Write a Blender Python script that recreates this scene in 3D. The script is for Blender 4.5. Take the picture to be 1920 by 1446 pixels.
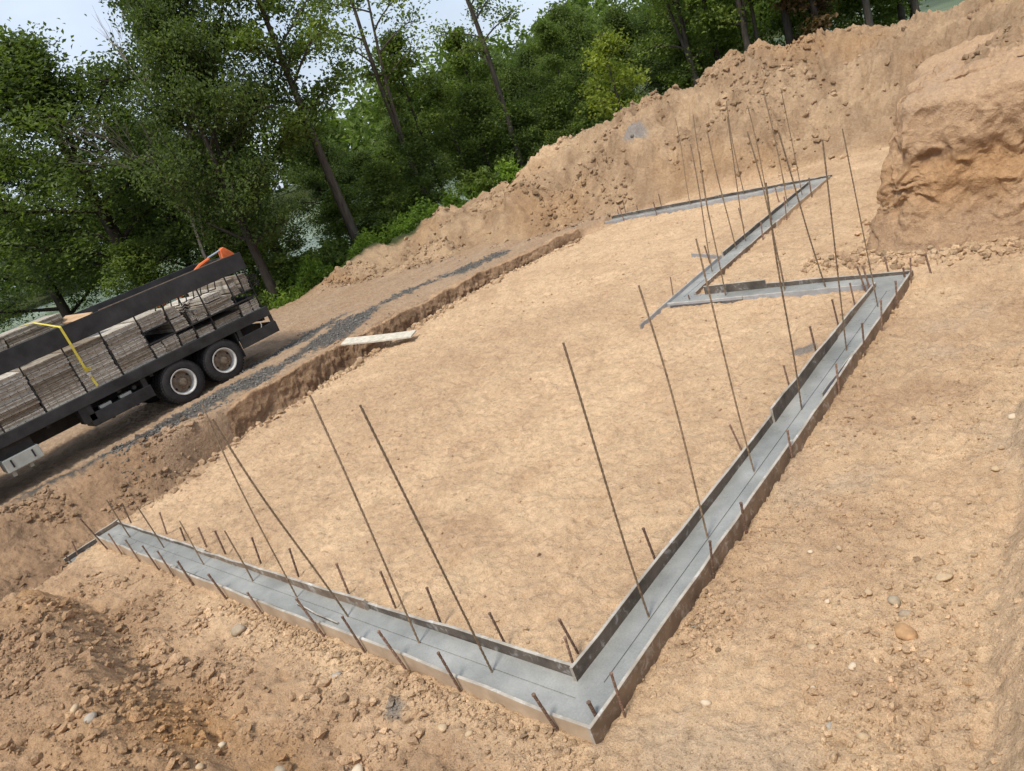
import bpy, bmesh, math, random
import numpy as np
from mathutils import Vector, Matrix

# ------------------------------------------------------------------ clear
for o in list(bpy.data.objects): bpy.data.objects.remove(o)
scn = bpy.context.scene
COL = scn.collection
R = math.radians
rng = np.random.default_rng(7)
random.seed(7)

# ------------------------------------------------------------------ camera
CAM = np.array([3.2555, -2.6557, 4.1795])
YAW, PITCH, ROLL = R(46.646), R(19.792), R(-20.028)
fw = Vector((-math.sin(YAW)*math.cos(PITCH), math.cos(YAW)*math.cos(PITCH), -math.sin(PITCH)))
r0 = Vector((math.cos(YAW), math.sin(YAW), 0)); u0 = r0.cross(fw)
rt = math.cos(ROLL)*r0 + math.sin(ROLL)*u0
up = -math.sin(ROLL)*r0 + math.cos(ROLL)*u0
cam = bpy.data.cameras.new('camera'); camo = bpy.data.objects.new('camera', cam); COL.objects.link(camo)
M = Matrix((rt, up, -fw)).transposed().to_4x4(); M.translation = Vector(CAM)
camo.matrix_world = M
cam.sensor_width = 36; cam.lens = 1397.57/1920*36; cam.clip_start = 0.05; cam.clip_end = 2000
scn.camera = camo

# ------------------------------------------------------------------ world, sun, exposure
SUN = Vector((0.14, -0.52, 1.0)).normalized()
world = bpy.data.worlds.new('World'); scn.world = world; world.use_nodes = True
nt = world.node_tree; nt.nodes.clear()
def N(nt, t, **k):
    n = nt.nodes.new(t)
    for a, b in k.items(): setattr(n, a, b)
    return n
sky = N(nt, 'ShaderNodeTexSky'); sky.sky_type = 'NISHITA'; sky.sun_disc = False
sky.sun_elevation = math.asin(SUN.z); sky.sun_rotation = math.atan2(SUN.x, SUN.y)
sky.dust_density = 2.5; sky.air_density = 1.0; sky.altitude = 100
tc = N(nt, 'ShaderNodeTexCoord')
mp = N(nt, 'ShaderNodeMapping'); mp.inputs['Scale'].default_value = (1, 1, 2.2)
nz = N(nt, 'ShaderNodeTexNoise'); nz.inputs['Scale'].default_value = 2.6; nz.inputs['Detail'].default_value = 7; nz.inputs['Roughness'].default_value = 0.55
cr = N(nt, 'ShaderNodeValToRGB'); cr.color_ramp.elements[0].position = 0.34; cr.color_ramp.elements[1].position = 0.66
cr.color_ramp.elements[0].color = (0.52, 0.52, 0.52, 1); cr.color_ramp.elements[1].color = (0.92, 0.92, 0.92, 1)
mx = N(nt, 'ShaderNodeMix', data_type='RGBA')
mx.inputs[7].default_value = (6.6, 7.5, 8.9, 1)           # thin bright overcast, in the sky texture's own units
bg = N(nt, 'ShaderNodeBackground'); bg.inputs['Strength'].default_value = 0.12
wo = N(nt, 'ShaderNodeOutputWorld')
L = nt.links.new
L(tc.outputs['Generated'], mp.inputs['Vector']); L(mp.outputs['Vector'], nz.inputs['Vector']); L(nz.outputs['Fac'], cr.inputs['Fac'])
L(cr.outputs['Color'], mx.inputs[0]); L(sky.outputs['Color'], mx.inputs[6]); L(mx.outputs[2], bg.inputs['Color']); L(bg.outputs['Background'], wo.inputs['Surface'])

sl = bpy.data.lights.new('sun', 'SUN'); sl.energy = 3.5; sl.angle = R(10); sl.color = (1.0, 0.95, 0.86)
so = bpy.data.objects.new('sun', sl); COL.objects.link(so)
so.rotation_euler = SUN.to_track_quat('Z', 'Y').to_euler(); so.location = (0, 0, 40)

scn.view_settings.view_transform = 'Standard'; scn.view_settings.look = 'None'
scn.view_settings.exposure = 0.1; scn.view_settings.gamma = 1.0; scn.view_settings.use_curve_mapping = False
scn.render.engine = 'CYCLES'
scn.cycles.max_bounces = 6; scn.cycles.transparent_max_bounces = 6

# ------------------------------------------------------------------ noise
_T = np.random.default_rng(3).random(65536).astype(np.float64)
def vnoise(x, y, seed=0):
    xi = np.floor(x).astype(np.int64); yi = np.floor(y).astype(np.int64)
    fx = x-xi; fy = y-yi
    fx = fx*fx*fx*(fx*(fx*6-15)+10); fy = fy*fy*fy*(fy*(fy*6-15)+10)
    def h(a, b):
        n = (a*374761393 + b*668265263 + seed*1442695041) & 0x7fffffff
        n = ((n ^ (n >> 13))*1274126177) & 0x7fffffff
        return _T[(n ^ (n >> 16)) & 65535]
    a = h(xi, yi); b = h(xi+1, yi); c = h(xi, yi+1); d = h(xi+1, yi+1)
    return (a+(b-a)*fx)*(1-fy) + (c+(d-c)*fx)*fy
def fbm(x, y, o=4, seed=0, gain=0.5):
    x = np.asarray(x, float); y = np.asarray(y, float)
    s = 0; a = 1; t = 0
    for i in range(o):
        s = s + a*(vnoise(x, y, seed+i*17)*2-1); t += a; a *= gain
        x, y = (x*0.8-y*0.6)*2.03+13.7, (x*0.6+y*0.8)*2.03-7.1
    return s/t
def ridge(x, y, o=3, seed=0):
    x = np.asarray(x, float); y = np.asarray(y, float)
    s = 0; a = 1; t = 0
    for i in range(o):
        s = s + a*(1-np.abs(vnoise(x, y, seed+i*31)*2-1)*1.6); t += a; a *= 0.5
        x, y = (x*0.8-y*0.6)*2.1+3.7, (x*0.6+y*0.8)*2.1-9.1
    return s/t
def scarp(x, y, o=4, seed=0, k=3.0, e=.8):      # overlapping flakes with sharp lower edges
    n = fbm(x, y, o, seed, .55)*k+50
    f = n-np.floor(n); return np.where(f < e, f/e, (1-f)/(1-e))
def ss(a, b, x):
    t = np.clip((x-a)/(b-a), 0, 1); return t*t*(3-2*t)
def lerp(a, b, t): return a+(b-a)*t

# ------------------------------------------------------------------ ground shape
def xb(y):    # west rim of the levelled sand pad
    return np.interp(y, [-3, -0.6, 0, 1.2, 2.3, 3.9, 6, 8.9, 11.85, 15.1, 17, 30], [-10.0, -10.0, -10.25, -10.46, -10.76, -10.97, -11.13, -11.28, -11.02, -9.95, -8.5, -8.5])
def zbank(y): # top of the cut west of the pad
    return np.interp(y, [-3, 0, 1.4, 3.3, 5.5, 6.6, 10, 13.2, 15, 40], [.62, .6, .55, .42, .34, .33, .16, .12, .1, .1])
def xwall(y): # line of the cut
    return xb(y)-0.72+0.08*fbm(y*0.9, y*0+3.3, 3, 5)
def yfoot(x): # foot of the north spoil heap
    return np.interp(x, [-60, -24, -19, -16, -13, -11, -7.8, -4.5, -2.5, 3, 60], [10, 10, 11.8, 13.2, 14.3, 16.2, 17.2, 18.4, 18.6, 18.6, 18.6])
def hcrest(x):
    return np.interp(x, [-60, -22, -19, -17, -15.3, -14, -12.8, -10.8, -8.9, -5.7, -3.7, -2.1, -1, 2, 8, 60], [0.2, .35, 1.0, 1.25, 1.7, 2.3, 2.1, 2.6, 2.85, 3.15, 2.75, 2.5, 2.7, 3.1, 3.4, 3.4])
FT = [(-10.2, 0.03, 0.0, 0.36), (-0.36, 0.0, 0.0, 8.81), (-3.93, 0.0, 8.45, 8.81), (-3.93, -3.57, 8.45, 16.24), (-10.1, -3.57, 15.88, 16.24)]
def base_z(x, y):
    # levelled pad, a touch lower outside the footing
    z = -0.035 + 0*x
    z = np.where(y < 0.2, -0.13, z); z = np.where((x > -0.2) & (y < 8.6), -0.12, z)
    z = lerp(z, -0.06, ss(8.6, 9.2, y)*ss(-0.6, 0.2, x))
    # south: shallow trough then the spoil mound beside it
    z = z - 0.28*ss(-0.15, -0.8, y)*ss(-0.2, -2.2, x)
    foot = -0.78+0.14*fbm(x*0.7, x*0+1.2, 3, 9) - 0.25*ss(-4.5, -1.5, x) + 0.12*ss(-6, -8.5, x)
    hm = np.interp(x, [-30, -12, -9.5, -7.3, -5.5, -4, -2.8, -1.4, 0, 2, 6], [.5, .45, .45, 1.0, .88, .85, .75, .58, .5, .8, 2.0])
    m = ss(0, 1, (foot-y)/np.interp(x, [-9, -7, -4, -1], [.9, .9, 1.35, 1.5]))
    z = z + hm*m*(1+0.18*fbm(x*1.1, y*1.1, 3, 22)) + 0.35*ss(-2.2, -5, y)
    # bank the photographer stands on
    d = np.hypot(x-3.5, (y+2.9)*0.95)
    z = np.maximum(z, np.clip(2.45-0.95*np.maximum(d-0.7, 0), -1, 2.45))
    e = np.clip((x-2.2-0.12*fbm(y*1.2, y*0, 3, 41)+0.07*(y-1.2))*1.15, 0, 2.6)*ss(9.5, 7, y)
    z = np.maximum(z, -0.12+e)
    return z
def ground_z(x, y, fine=True):
    x = np.asarray(x, float); y = np.asarray(y, float)
    z = base_z(x, y)
    # trench and road west of the pad
    wob = 0.10*fbm(x*0.8, y*1.4, 4, 61)
    xe = xb(y)+wob*1.3
    south = ss(2.5, 0.5, y)
    trench = lerp(-0.72, -0.44, ss(3.4, 1.0, y))
    ww = lerp(0.10, 2.3, south)
    xw = xwall(y)
    road = lerp(zbank(y), np.interp(y, [-5, 7, 13, 40], [.46, .46, .3, .25]), ss(-12.0, -13.4, x)) + 0.02*fbm(x*0.5, y*0.25, 3, 12)
    rut = -0.035*np.exp(-((x+15.1+0.15*np.sin(y*0.3))/0.22)**2)-0.035*np.exp(-((x+16.9+0.15*np.sin(y*0.3))/0.22)**2)-0.03*np.exp(-((x+18.3+0.1*np.sin(y*0.2))/0.2)**2)
    road = road+rut
    z = lerp(z, np.minimum(z, trench), ss(xe+0.02, xe-0.22, x)*ss(-2.2, -0.7, y)*ss(15.6, 14.6, y))
    t = ss(xw-0.16+0.03, xw-0.16-ww, x + 0.25*wob*south)
    z = lerp(z, road, t*ss(-6, -3.0, y) if False else t)
    # berm along the far side of the road and the forest floor beyond
    berm = 0.62*np.exp(-((x+19.3+0.4*fbm(y*0.4, y*0, 2, 77))/0.9)**2)*ss(10.8, 13, y)*ss(30, 22, y)*(1+0.5*fbm(x*1.3, y*1.3, 3, 78))
    z = z+np.maximum(berm, 0)
    # north spoil heap
    yf = yfoot(x)+0.25*fbm(x*0.6, y*0.6, 3, 31)
    Lh = np.interp(x, [-20, -14, -10, 0], [4.6, 4.8, 3.8, 3.4])
    t = np.clip((y-yf)/Lh, 0, 1)
    prof = 0.8*t**0.80+0.2*ss(0, 1, t)
    back = ss(0, 1, np.clip((y-yf-Lh-0.6)/5.0, 0, 1))
    hp = hcrest(x+0.5*fbm(x*0.4, y*0.4, 2, 35))*(prof-0.62*back)
    lump = 0.42*fbm(x*0.38, y*0.5, 3, 29)+0.26*fbm(x*0.8, y*0.8, 5, 36, .58)+0.17*ridge(x*1.7+.8*y, y*1.5, 4, 37)+.10*fbm(x*4.5, y*4.5, 3, 38)+.22*scarp(x*.5, y*.5, 3, 33, 2.6, .55)+.07*scarp(x*2, y*2, 3, 34, 2.5, .65)-0.22
    z = lerp(z, np.maximum(z, -0.05+hp+lump*ss(0.02, 0.25, t)), ss(0, 0.05, t))
    # natural ground behind the cut in the north-east
    ne = ss(10.75, 11.05, y)*ss(-1.0, -0.6, x-0.0*(y-10))*ss(-0.2, 0.3, x+0.75+0.17*(y-10.7))
    ne = ss(11.7, 12.2, y)*ss(0.0, 0.5+np.clip(y-13, 0, 6)*.5, x-.1+0.2*(y-10.85))
    z = lerp(z, np.maximum(z, 2.22+0.06*(y-11)+0.24*fbm(x*0.9, y*0.9, 5, 90, .6)+.12*scarp(x*.7, y*.7, 4, 91)-.08), ne)
    # forest floor, falling to the pond
    r = np.hypot(x+2, y)
    fl = ss(27, 45, r)*((x < -12) | (y > 20))
    z = lerp(z, -2.2, fl)
    z = lerp(z, 1.5+0.8*fbm(x*0.02, y*0.02, 3, 5), ss(140, 175, r))
    # footing strip kept below the concrete
    for (x0, x1, y0, y1) in FT:
        z = np.where((x > x0-0.01) & (x < x1+0.01) & (y > y0-0.01) & (y < y1+0.01), np.minimum(z, -0.22), z)
    if fine:
        near = ss(40, 22, r)
        pad = ((x > -11.2) & (x < -0.4) & (y > 0.4) & (y < 16))*1.0
        rough = np.maximum(ss(-0.35, -0.9, y), ss(-10.3, -10.9, x)*ss(2.6, 1.2, y)*ss(-13.8, -12.8, x))
        track = np.abs(np.sin((x*0.35+y*1.0)*9+2.0*fbm(x*0.6, y*0.6, 2, 14)))
        z = z + near*(0.014*fbm(x*1.5, y*1.5, 3, 40)+0.022*ridge(x*4.2+0.6*y, y*5.2, 3, 41)+0.016*fbm(x*12, y*12, 2, 42)-0.09*np.clip(fbm(x*6.5, y*6.5, 2, 39)-.38, 0, 1)+.034*scarp(x*1.9, y*1.9, 4, 52, 3.5)-.017+.02*np.clip(fbm(x*.9, y*.9, 3, 55), -1, 1))
        z = z + near*rough*(0.075*fbm(x*2.3, y*2.3, 4, 43, .6)+0.035*ridge(x*6.5, y*6.5, 3, 44)+.016*fbm(x*19, y*19, 2, 50)+.055*scarp(x*1.1, y*1.1, 4, 51)-.03)
        east = ((x > 0.05) & (y > -0.4) & (y < 10))*1.0
        z = z + east*(0.022*fbm(x*3.2, y*3.2, 4, 45, .6)+0.012*ridge(x*8, y*8, 2, 46))
        foots = np.clip(fbm(x*2.6, y*2.6, 2, 47)-0.28, 0, 1)
        z = z - 0.08*foots*pad
        for (ax, ay, dx, dy, hw) in ((-9.5, 2.0, .80, .60, .16), (-8.9, 1.2, .80, .60, .16), (-6.5, 13.5, .55, -.835, .15), (-5.9, 13.9, .55, -.835, .15)):
            s_ = (x-ax)*dx+(y-ay)*dy; q_ = -(x-ax)*dy+(y-ay)*dx+.25*np.sin(s_*.45)
            z = z - pad*.022*ss(hw, hw-.05, np.abs(q_))*(.4+.6*(np.sin(s_*42) > 0))*np.clip(fbm(x*.7, y*.7, 2, 58)*2.5+.5, 0, 1)
        rd = ss(-11.5, -12.3, x)*ss(25, 20, y)
        z = z + rd*(0.018*fbm(x*3.2, y*0.8, 4, 48)+0.010*fbm(x*12, y*4, 2, 49))
    return z

SAND = np.array([.60, .423, .262]); TAN = np.array([.495, .330, .202]); BROWN = np.array([.335, .215, .127]); ORANGE = np.array([.42, .24, .11])
PALE = np.array([.45, .35, .25]); ROAD = np.array([.38, .27, .18]); GRAV = np.array([.082, .080, .076]); FLOOR = np.array([.050, .062, .024]); DARK = np.array([.22, .14, .085])
def soil_col(x, y):
    x = np.asarray(x, float); y = np.asarray(y, float)
    n1 = fbm(x*0.5, y*0.5, 4, 101)[..., None]; n2 = fbm(x*1.7, y*1.7, 4, 102)[..., None]; n3 = fbm(x*6, y*6, 3, 103)[..., None]
    def m(t): return np.asarray(t)[..., None]
    c = SAND+0*n1
    c = lerp(c, TAN, np.clip(0.35+0.9*n2, 0, 1)*0.8)
    c = lerp(c, BROWN, np.clip(n1*1.6-0.25+n2*0.5, 0, 1)*0.4)
    c = lerp(c, TAN*.82, np.clip(fbm(x*.28, y*.28, 4, 107)[..., None]*1.8-.15, 0, 1)*.55)
    c = lerp(c, SAND*1.06, np.clip(fbm(x*.6+9, y*.6, 4, 108)[..., None]*1.8-.35, 0, 1)*.5)
    east = m(((x > 0)*1.0))
    c = lerp(c, BROWN, east*np.clip(0.1+n2*0.9+0.5*n3, 0, 1)*0.3)
    c = lerp(c, PALE, east*np.clip(fbm(x*0.9, y*0.9, 3, 111)[..., None]*1.8-0.45, 0, 1)*0.7)
    south = m(ss(-0.15, -0.75, y))
    c = lerp(c, lerp(TAN, BROWN, np.clip(.5+n2, 0, 1)), south*0.8)
    sw = m(ss(-10.0, -10.6, x)*ss(2.6, 1.6, y)*ss(-13.4, -12.6, x))
    mound = m(ss(-0.9, -1.4, y)*ss(-9.6, -8.8, x))
    c = lerp(c, lerp(BROWN*1.08, lerp(ORANGE, PALE, .3), np.clip(n1*1.3+.4, 0, 1)*.75), mound*0.9)
    org = m(np.exp(-(((x+3.3)/1.1)**2+((y+1.45)/0.35)**2))+0.7*np.exp(-(((x+8.2)/1.2)**2+((y+1.3)/0.4)**2)))
    c = lerp(c, ORANGE, np.clip(org*(0.75+n2+n3*.6), 0, 1)*0.85)
    # road and trench
    w = m(ss(xb(y)+0.05, xb(y)-0.2, x)*ss(-2, 0, y))
    c = lerp(c, lerp(BROWN, TAN, np.clip(.5+n2, 0, 1)), w)
    rd = m(ss(xwall(y), xwall(y)-0.35, x))
    rs = fbm(x*5, y*0.7, 3, 120)[..., None]
    c = lerp(c, lerp(ROAD, BROWN, np.clip(.25+rs*.8+n1*.5, 0, 1)*.8), rd)
    c = lerp(c, lerp(BROWN, DARK, np.clip(.3+n2, 0, 1)), sw*.9)
    gx = np.interp(y, [-2, .3, 1.2, 4, 6.9, 9.7, 12.7, 14], [-13.6, -13.45, -13.1, -12.62, -12.8, -13.35, -12.65, -12.4])
    gw = np.interp(y, [-2, .8, 1.3, 3, 6, 8.2, 9.5, 12, 13.2, 14], [.0, .02, .20, .30, .24, .42, .10, .16, .14, 0])
    g = ss(gw+.16, gw-.12, np.abs(x-gx)+0.46*fbm(x*1.6, y*1.0, 4, 121)+0.22*fbm(x*9, y*9, 3, 122))*(gw > .01)
    gx2 = gx-1.0
    g2 = ss(.30, .1, np.abs(x-gx2)+0.35*fbm(x*1.5, y*1.0, 4, 124))*ss(4.5, 6, y)*ss(9.3, 8, y)
    c = lerp(c, GRAV, m(np.clip(g+g2, 0, 1))*0.92)
    # spoil heap and berm
    t = m(ss(-0.1, 0.3, y-yfoot(x)))
    hb = lerp(lerp(np.array([.43, .30, .185]), np.array([.30, .20, .12]), np.clip(.5+1.1*n2+.5*n1, 0, 1)), ORANGE, np.clip(n1*1.2-.15, 0, 1)*.5)
    hb = lerp(hb, PALE, np.clip(n3*.8+n2*.6-.3, 0, 1)*.5)
    c = lerp(c, hb, t)
    nez = m(ss(10.2, 10.6, y)*ss(-.1, .3, x+0.62+0.2*(y-10.85)))
    c = lerp(c, hb, nez)
    pl = m(np.exp(-(((x+14.6)/1.4)**2+((y-19.3)/1.3)**2)))
    c = lerp(c, SAND*.95, np.clip(pl*(1.1+.8*n2), 0, 1)*.85)
    gp = m(ss(.5, .2, np.hypot((x+9.9)/1.0, (y-18.6)/0.45)+.35*fbm(x*2, y*2, 3, 131)))
    c = lerp(c, np.array([.25, .24, .23]), gp*.8)
    # dark wet slurry spills
    sp = ss(.22, .12, np.hypot(x+1.85, y+.45)*1.35+.14*fbm(x*6, y*6, 3, 133))+ss(.25, .17, np.hypot((x+.72)*1.3, y-6.35)+.08*fbm(x*5, y*5, 3, 134))
    c = lerp(c, np.array([.15, .155, .155]), m(np.clip(sp, 0, 1))*.75)
    # forest floor
    r = np.hypot(x+2, y)
    gy = np.interp(x, [-24, -20, -17, -14, -11, 0, 10], [9, 11.5, 22.5, 24.5, 25.5, 25, 25])
    ff = np.maximum(ss(-20.2, -21.4, x+0.6*n1[..., 0]), ss(0, 1.5, y-gy))
    c = lerp(c, FLOOR, m(np.clip(ff, 0, 1)))
    return np.clip(c*(1+0.10*n3), 0.01, 1)

# ------------------------------------------------------------------ helpers for objects
def tag(o, label=None, cat=None, group=None, kind=None):
    if label: o['label'] = label
    if cat: o['category'] = cat
    if group: o['group'] = group
    if kind: o['kind'] = kind
    return o
def obj(name, mesh, parent=None, loc=None):
    o = bpy.data.objects.new(name, mesh); COL.objects.link(o)
    if loc is not None: o.location = loc
    if parent is not None: o.parent = parent
    return o
def empty(name, loc, label=None, cat=None, group=None):
    o = bpy.data.objects.new(name, None); COL.objects.link(o); o.location = loc
    o.empty_display_size = 0.2
    return tag(o, label, cat, group)
def mesh_np(name, V, F, mats, col=None, smooth=False, mi=None):
    """V (n,3), F (m,k) numpy -> mesh"""
    V = np.ascontiguousarray(V, dtype=np.float32); F = np.ascontiguousarray(F, dtype=np.int32)
    me = bpy.data.meshes.new(name)
    k = F.shape[1]
    me.vertices.add(len(V)); me.vertices.foreach_set('co', V.ravel())
    me.loops.add(F.size); me.loops.foreach_set('vertex_index', F.ravel())
    me.polygons.add(len(F)); me.polygons.foreach_set('loop_start', np.arange(0, F.size, k, dtype=np.int32))
    me.polygons.foreach_set('use_smooth', np.full(len(F), smooth, dtype=bool))
    if mi is not None: me.polygons.foreach_set('material_index', np.asarray(mi, dtype=np.int32))
    for m in (mats if isinstance(mats, (list, tuple)) else [mats]): me.materials.append(m)
    if col is not None:
        a = me.color_attributes.new('tint', 'FLOAT_COLOR', 'POINT')
        c4 = np.ones((len(V), 4), np.float32); c4[:, :col.shape[1]] = col
        a.data.foreach_set('color', c4.ravel())
    me.update(calc_edges=True); me.validate()
    return me
class MB:
    """collects simple solids into one mesh, with a material slot per face"""
    def __init__(s): s.v = []; s.f = []; s.m = []
    def add(s, verts, faces, mi=0):
        b = len(s.v); s.v += [tuple(v) for v in verts]
        for f in faces: s.f.append(tuple(b+i for i in f)); s.m.append(mi)
    def box(s, x0, x1, y0, y1, z0, z1, mi=0):
        V = [(x, y, z) for z in (z0, z1) for y in (y0, y1) for x in (x0, x1)]
        s.add(V, [(0, 2, 3, 1), (4, 5, 7, 6), (0, 1, 5, 4), (2, 6, 7, 3), (0, 4, 6, 2), (1, 3, 7, 5)], mi)
    def tube(s, pts, rad, n=8, mi=0, caps=True):
        pts = [Vector(q) for q in pts]
        if not hasattr(rad, '__len__'): rad = [rad]*len(pts)
        ref = None; rings = []
        for i, q in enumerate(pts):
            d = (pts[min(i+1, len(pts)-1)]-pts[max(i-1, 0)]).normalized()
            if ref is None: ref = Vector((1, 0, 0)) if abs(d.x) < 0.8 else Vector((0, 1, 0))
            a = (ref-d*ref.dot(d)).normalized(); b = d.cross(a); ref = a
            rings.append([q+rad[i]*(math.cos(2*math.pi*k/n)*a+math.sin(2*math.pi*k/n)*b) for k in range(n)])
        V = [v for rg in rings for v in rg]; F = []
        for i in range(len(pts)-1):
            for k in range(n): F.append((i*n+k, i*n+(k+1) % n, (i+1)*n+(k+1) % n, (i+1)*n+k))
        if caps:
            F.append(tuple(range(n-1, -1, -1))); e = (len(pts)-1)*n; F.append(tuple(e+k for k in range(n)))
        s.add(V, F, mi)
    def lathe_x(s, prof, cx, cy, cz, n=32, mi=0, closed=False):
        """prof: (x offset, radius) turned about an axis along x"""
        V = []; F = []
        for (px, pr) in prof:
            for k in range(n):
                a = 2*math.pi*k/n; V.append((cx+px, cy+pr*math.cos(a), cz+pr*math.sin(a)))
        for i in range(len(prof)-1):
            for k in range(n): F.append((i*n+k, (i+1)*n+k, (i+1)*n+(k+1) % n, i*n+(k+1) % n))
        s.add(V, F, mi)
    def build(s, name, mats, parent=None, bevel=0, smooth=False, loc=None):
        off = Vector(parent.location) if parent is not None and loc is None else Vector(loc or (0, 0, 0))
        if parent is not None and parent.parent is not None: off = off + Vector(parent.parent.location)
        me = bpy.data.meshes.new(name)
        me.from_pydata([tuple(Vector(v)-off) for v in s.v], [], s.f)
        for m in (mats if isinstance(mats, (list, tuple)) else [mats]): me.materials.append(m)
        me.polygons.foreach_set('material_index', np.array(s.m, dtype=np.int32))
        bm = bmesh.new(); bm.from_mesh(me)
        bmesh.ops.recalc_face_normals(bm, faces=bm.faces)
        if bevel:
            bmesh.ops.bevel(bm, geom=list(bm.edges), offset=bevel, segments=1, affect='EDGES', profile=0.7)
        bm.to_mesh(me); bm.free()
        if smooth: me.polygons.foreach_set('use_smooth', np.ones(len(me.polygons), dtype=bool))
        me.update()
        o = obj(name, me, parent)
        if parent is None: o.location = off
        return o

# ------------------------------------------------------------------ materials
def mat(name):
    m = bpy.data.materials.new(name); m.use_nodes = True
    nt = m.node_tree; b = nt.nodes['Principled BSDF']
    return m, nt, b
def noise(nt, scale, detail=4, rough=0.55, vec=None, dist=0):
    n = nt.nodes.new('ShaderNodeTexNoise'); n.inputs['Scale'].default_value = scale
    n.inputs['Detail'].default_value = detail; n.inputs['Roughness'].default_value = rough; n.inputs['Distortion'].default_value = dist
    if vec is not None: nt.links.new(vec, n.inputs['Vector'])
    return n
def ramp(nt, fac, stops):
    r = nt.nodes.new('ShaderNodeValToRGB')
    while len(r.color_ramp.elements) < len(stops): r.color_ramp.elements.new(0.5)
    for e, (p, c) in zip(r.color_ramp.elements, stops):
        e.position = p; e.color = (*c, 1) if len(c) == 3 else c
    nt.links.new(fac, r.inputs['Fac']); return r
def bump(nt, b, h, strength=0.4, dist=0.01, prev=None):
    n = nt.nodes.new('ShaderNodeBump'); n.inputs['Strength'].default_value = strength; n.inputs['Distance'].default_value = dist
    nt.links.new(h, n.inputs['Height'])
    if prev: nt.links.new(prev.outputs['Normal'], n.inputs['Normal'])
    nt.links.new(n.outputs['Normal'], b.inputs['Normal']); return n
def mixc(nt, fac, a, b, mode='MIX'):
    n = nt.nodes.new('ShaderNodeMix'); n.data_type = 'RGBA'; n.blend_type = mode
    for s, v in ((0, fac), (6, a), (7, b)):
        if hasattr(v, 'node'): nt.links.new(v, n.inputs[s])
        elif isinstance(v, (int, float)): n.inputs[s].default_value = v
        else: n.inputs[s].default_value = (*v, 1)
    return n.outputs[2]
def objco(nt):
    t = nt.nodes.new('ShaderNodeTexCoord'); return t.outputs['Object']
def geopos(nt):
    g = nt.nodes.new('ShaderNodeNewGeometry'); return g.outputs['Position']

def soil_material(name, bstr=0.8):
    m, nt, b = mat(name)
    a = nt.nodes.new('ShaderNodeAttribute'); a.attribute_name = 'tint'
    P = geopos(nt)
    n1 = noise(nt, 14, 6, .65, P); n2 = noise(nt, 110, 4, .7, P); n3 = noise(nt, 3.0, 5, .6, P)
    v1 = ramp(nt, n2.outputs['Fac'], [(.25, (.58, .56, .54)), (.5, (1, 1, 1)), (.75, (1.3, 1.3, 1.28))])
    v2 = ramp(nt, n1.outputs['Fac'], [(.3, (.82, .80, .78)), (.7, (1.14, 1.14, 1.14))])
    c = mixc(nt, 1.0, a.outputs['Color'], v1.outputs['Color'], 'MULTIPLY')
    c = mixc(nt, 1.0, c, v2.outputs['Color'], 'MULTIPLY')
    nt.links.new(c, b.inputs['Base Color'])
    b.inputs['Roughness'].default_value = 0.95; b.inputs['Specular IOR Level'].default_value = 0.15
    b1 = bump(nt, b, n1.outputs['Fac'], bstr, .05)
    b2 = bump(nt, b, n2.outputs['Fac'], bstr*.9, .012, b1)
    n4 = noise(nt, 4.5, 6, .6, P)
    mm = nt.nodes.new('ShaderNodeMath'); mm.operation = 'MULTIPLY'; mm.inputs[1].default_value = 7.0; nt.links.new(n4.outputs['Fac'], mm.inputs[0])
    fr = nt.nodes.new('ShaderNodeMath'); fr.operation = 'FRACT'; nt.links.new(mm.outputs[0], fr.inputs[0])
    b2 = bump(nt, b, fr.outputs[0], bstr*.8, .016, b2)
    vo = nt.nodes.new('ShaderNodeTexVoronoi'); vo.inputs['Scale'].default_value = 42; nt.links.new(P, vo.inputs['Vector'])
    bump(nt, b, vo.outputs['Distance'], bstr*.5, -.012, b2)
    return m
M_soil = soil_material('soil')

def simple(name, col, rough=.7, metal=0, var=.25, scale=8, bstr=.2, bscale=60, spec=.4, objrand=0, stretch=None):
    m, nt, b = mat(name)
    co = objco(nt)
    if stretch:
        mpn = nt.nodes.new('ShaderNodeMapping'); mpn.inputs['Scale'].default_value = stretch
        nt.links.new(co, mpn.inputs['Vector']); co = mpn.outputs['Vector']
    n1 = noise(nt, scale, 5, .6, co)
    d = tuple(c*(1-var) for c in col); l = tuple(min(1, c*(1+var)) for c in col)
    r = ramp(nt, n1.outputs['Fac'], [(.3, d), (.7, l)])
    out = r.outputs['Color']
    if objrand:
        oi = nt.nodes.new('ShaderNodeObjectInfo')
        rr = ramp(nt, oi.outputs['Random'], [(0, (1-objrand,)*3), (1, (1+objrand,)*3)])
        out = mixc(nt, 1, out, rr.outputs['Color'], 'MULTIPLY')
    nt.links.new(out, b.inputs['Base Color'])
    b.inputs['Roughness'].default_value = rough; b.inputs['Metallic'].default_value = metal; b.inputs['Specular IOR Level'].default_value = spec
    if bstr:
        n2 = noise(nt, bscale, 4, .6, co); bump(nt, b, n2.outputs['Fac'], bstr, .01)
    return m

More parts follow.
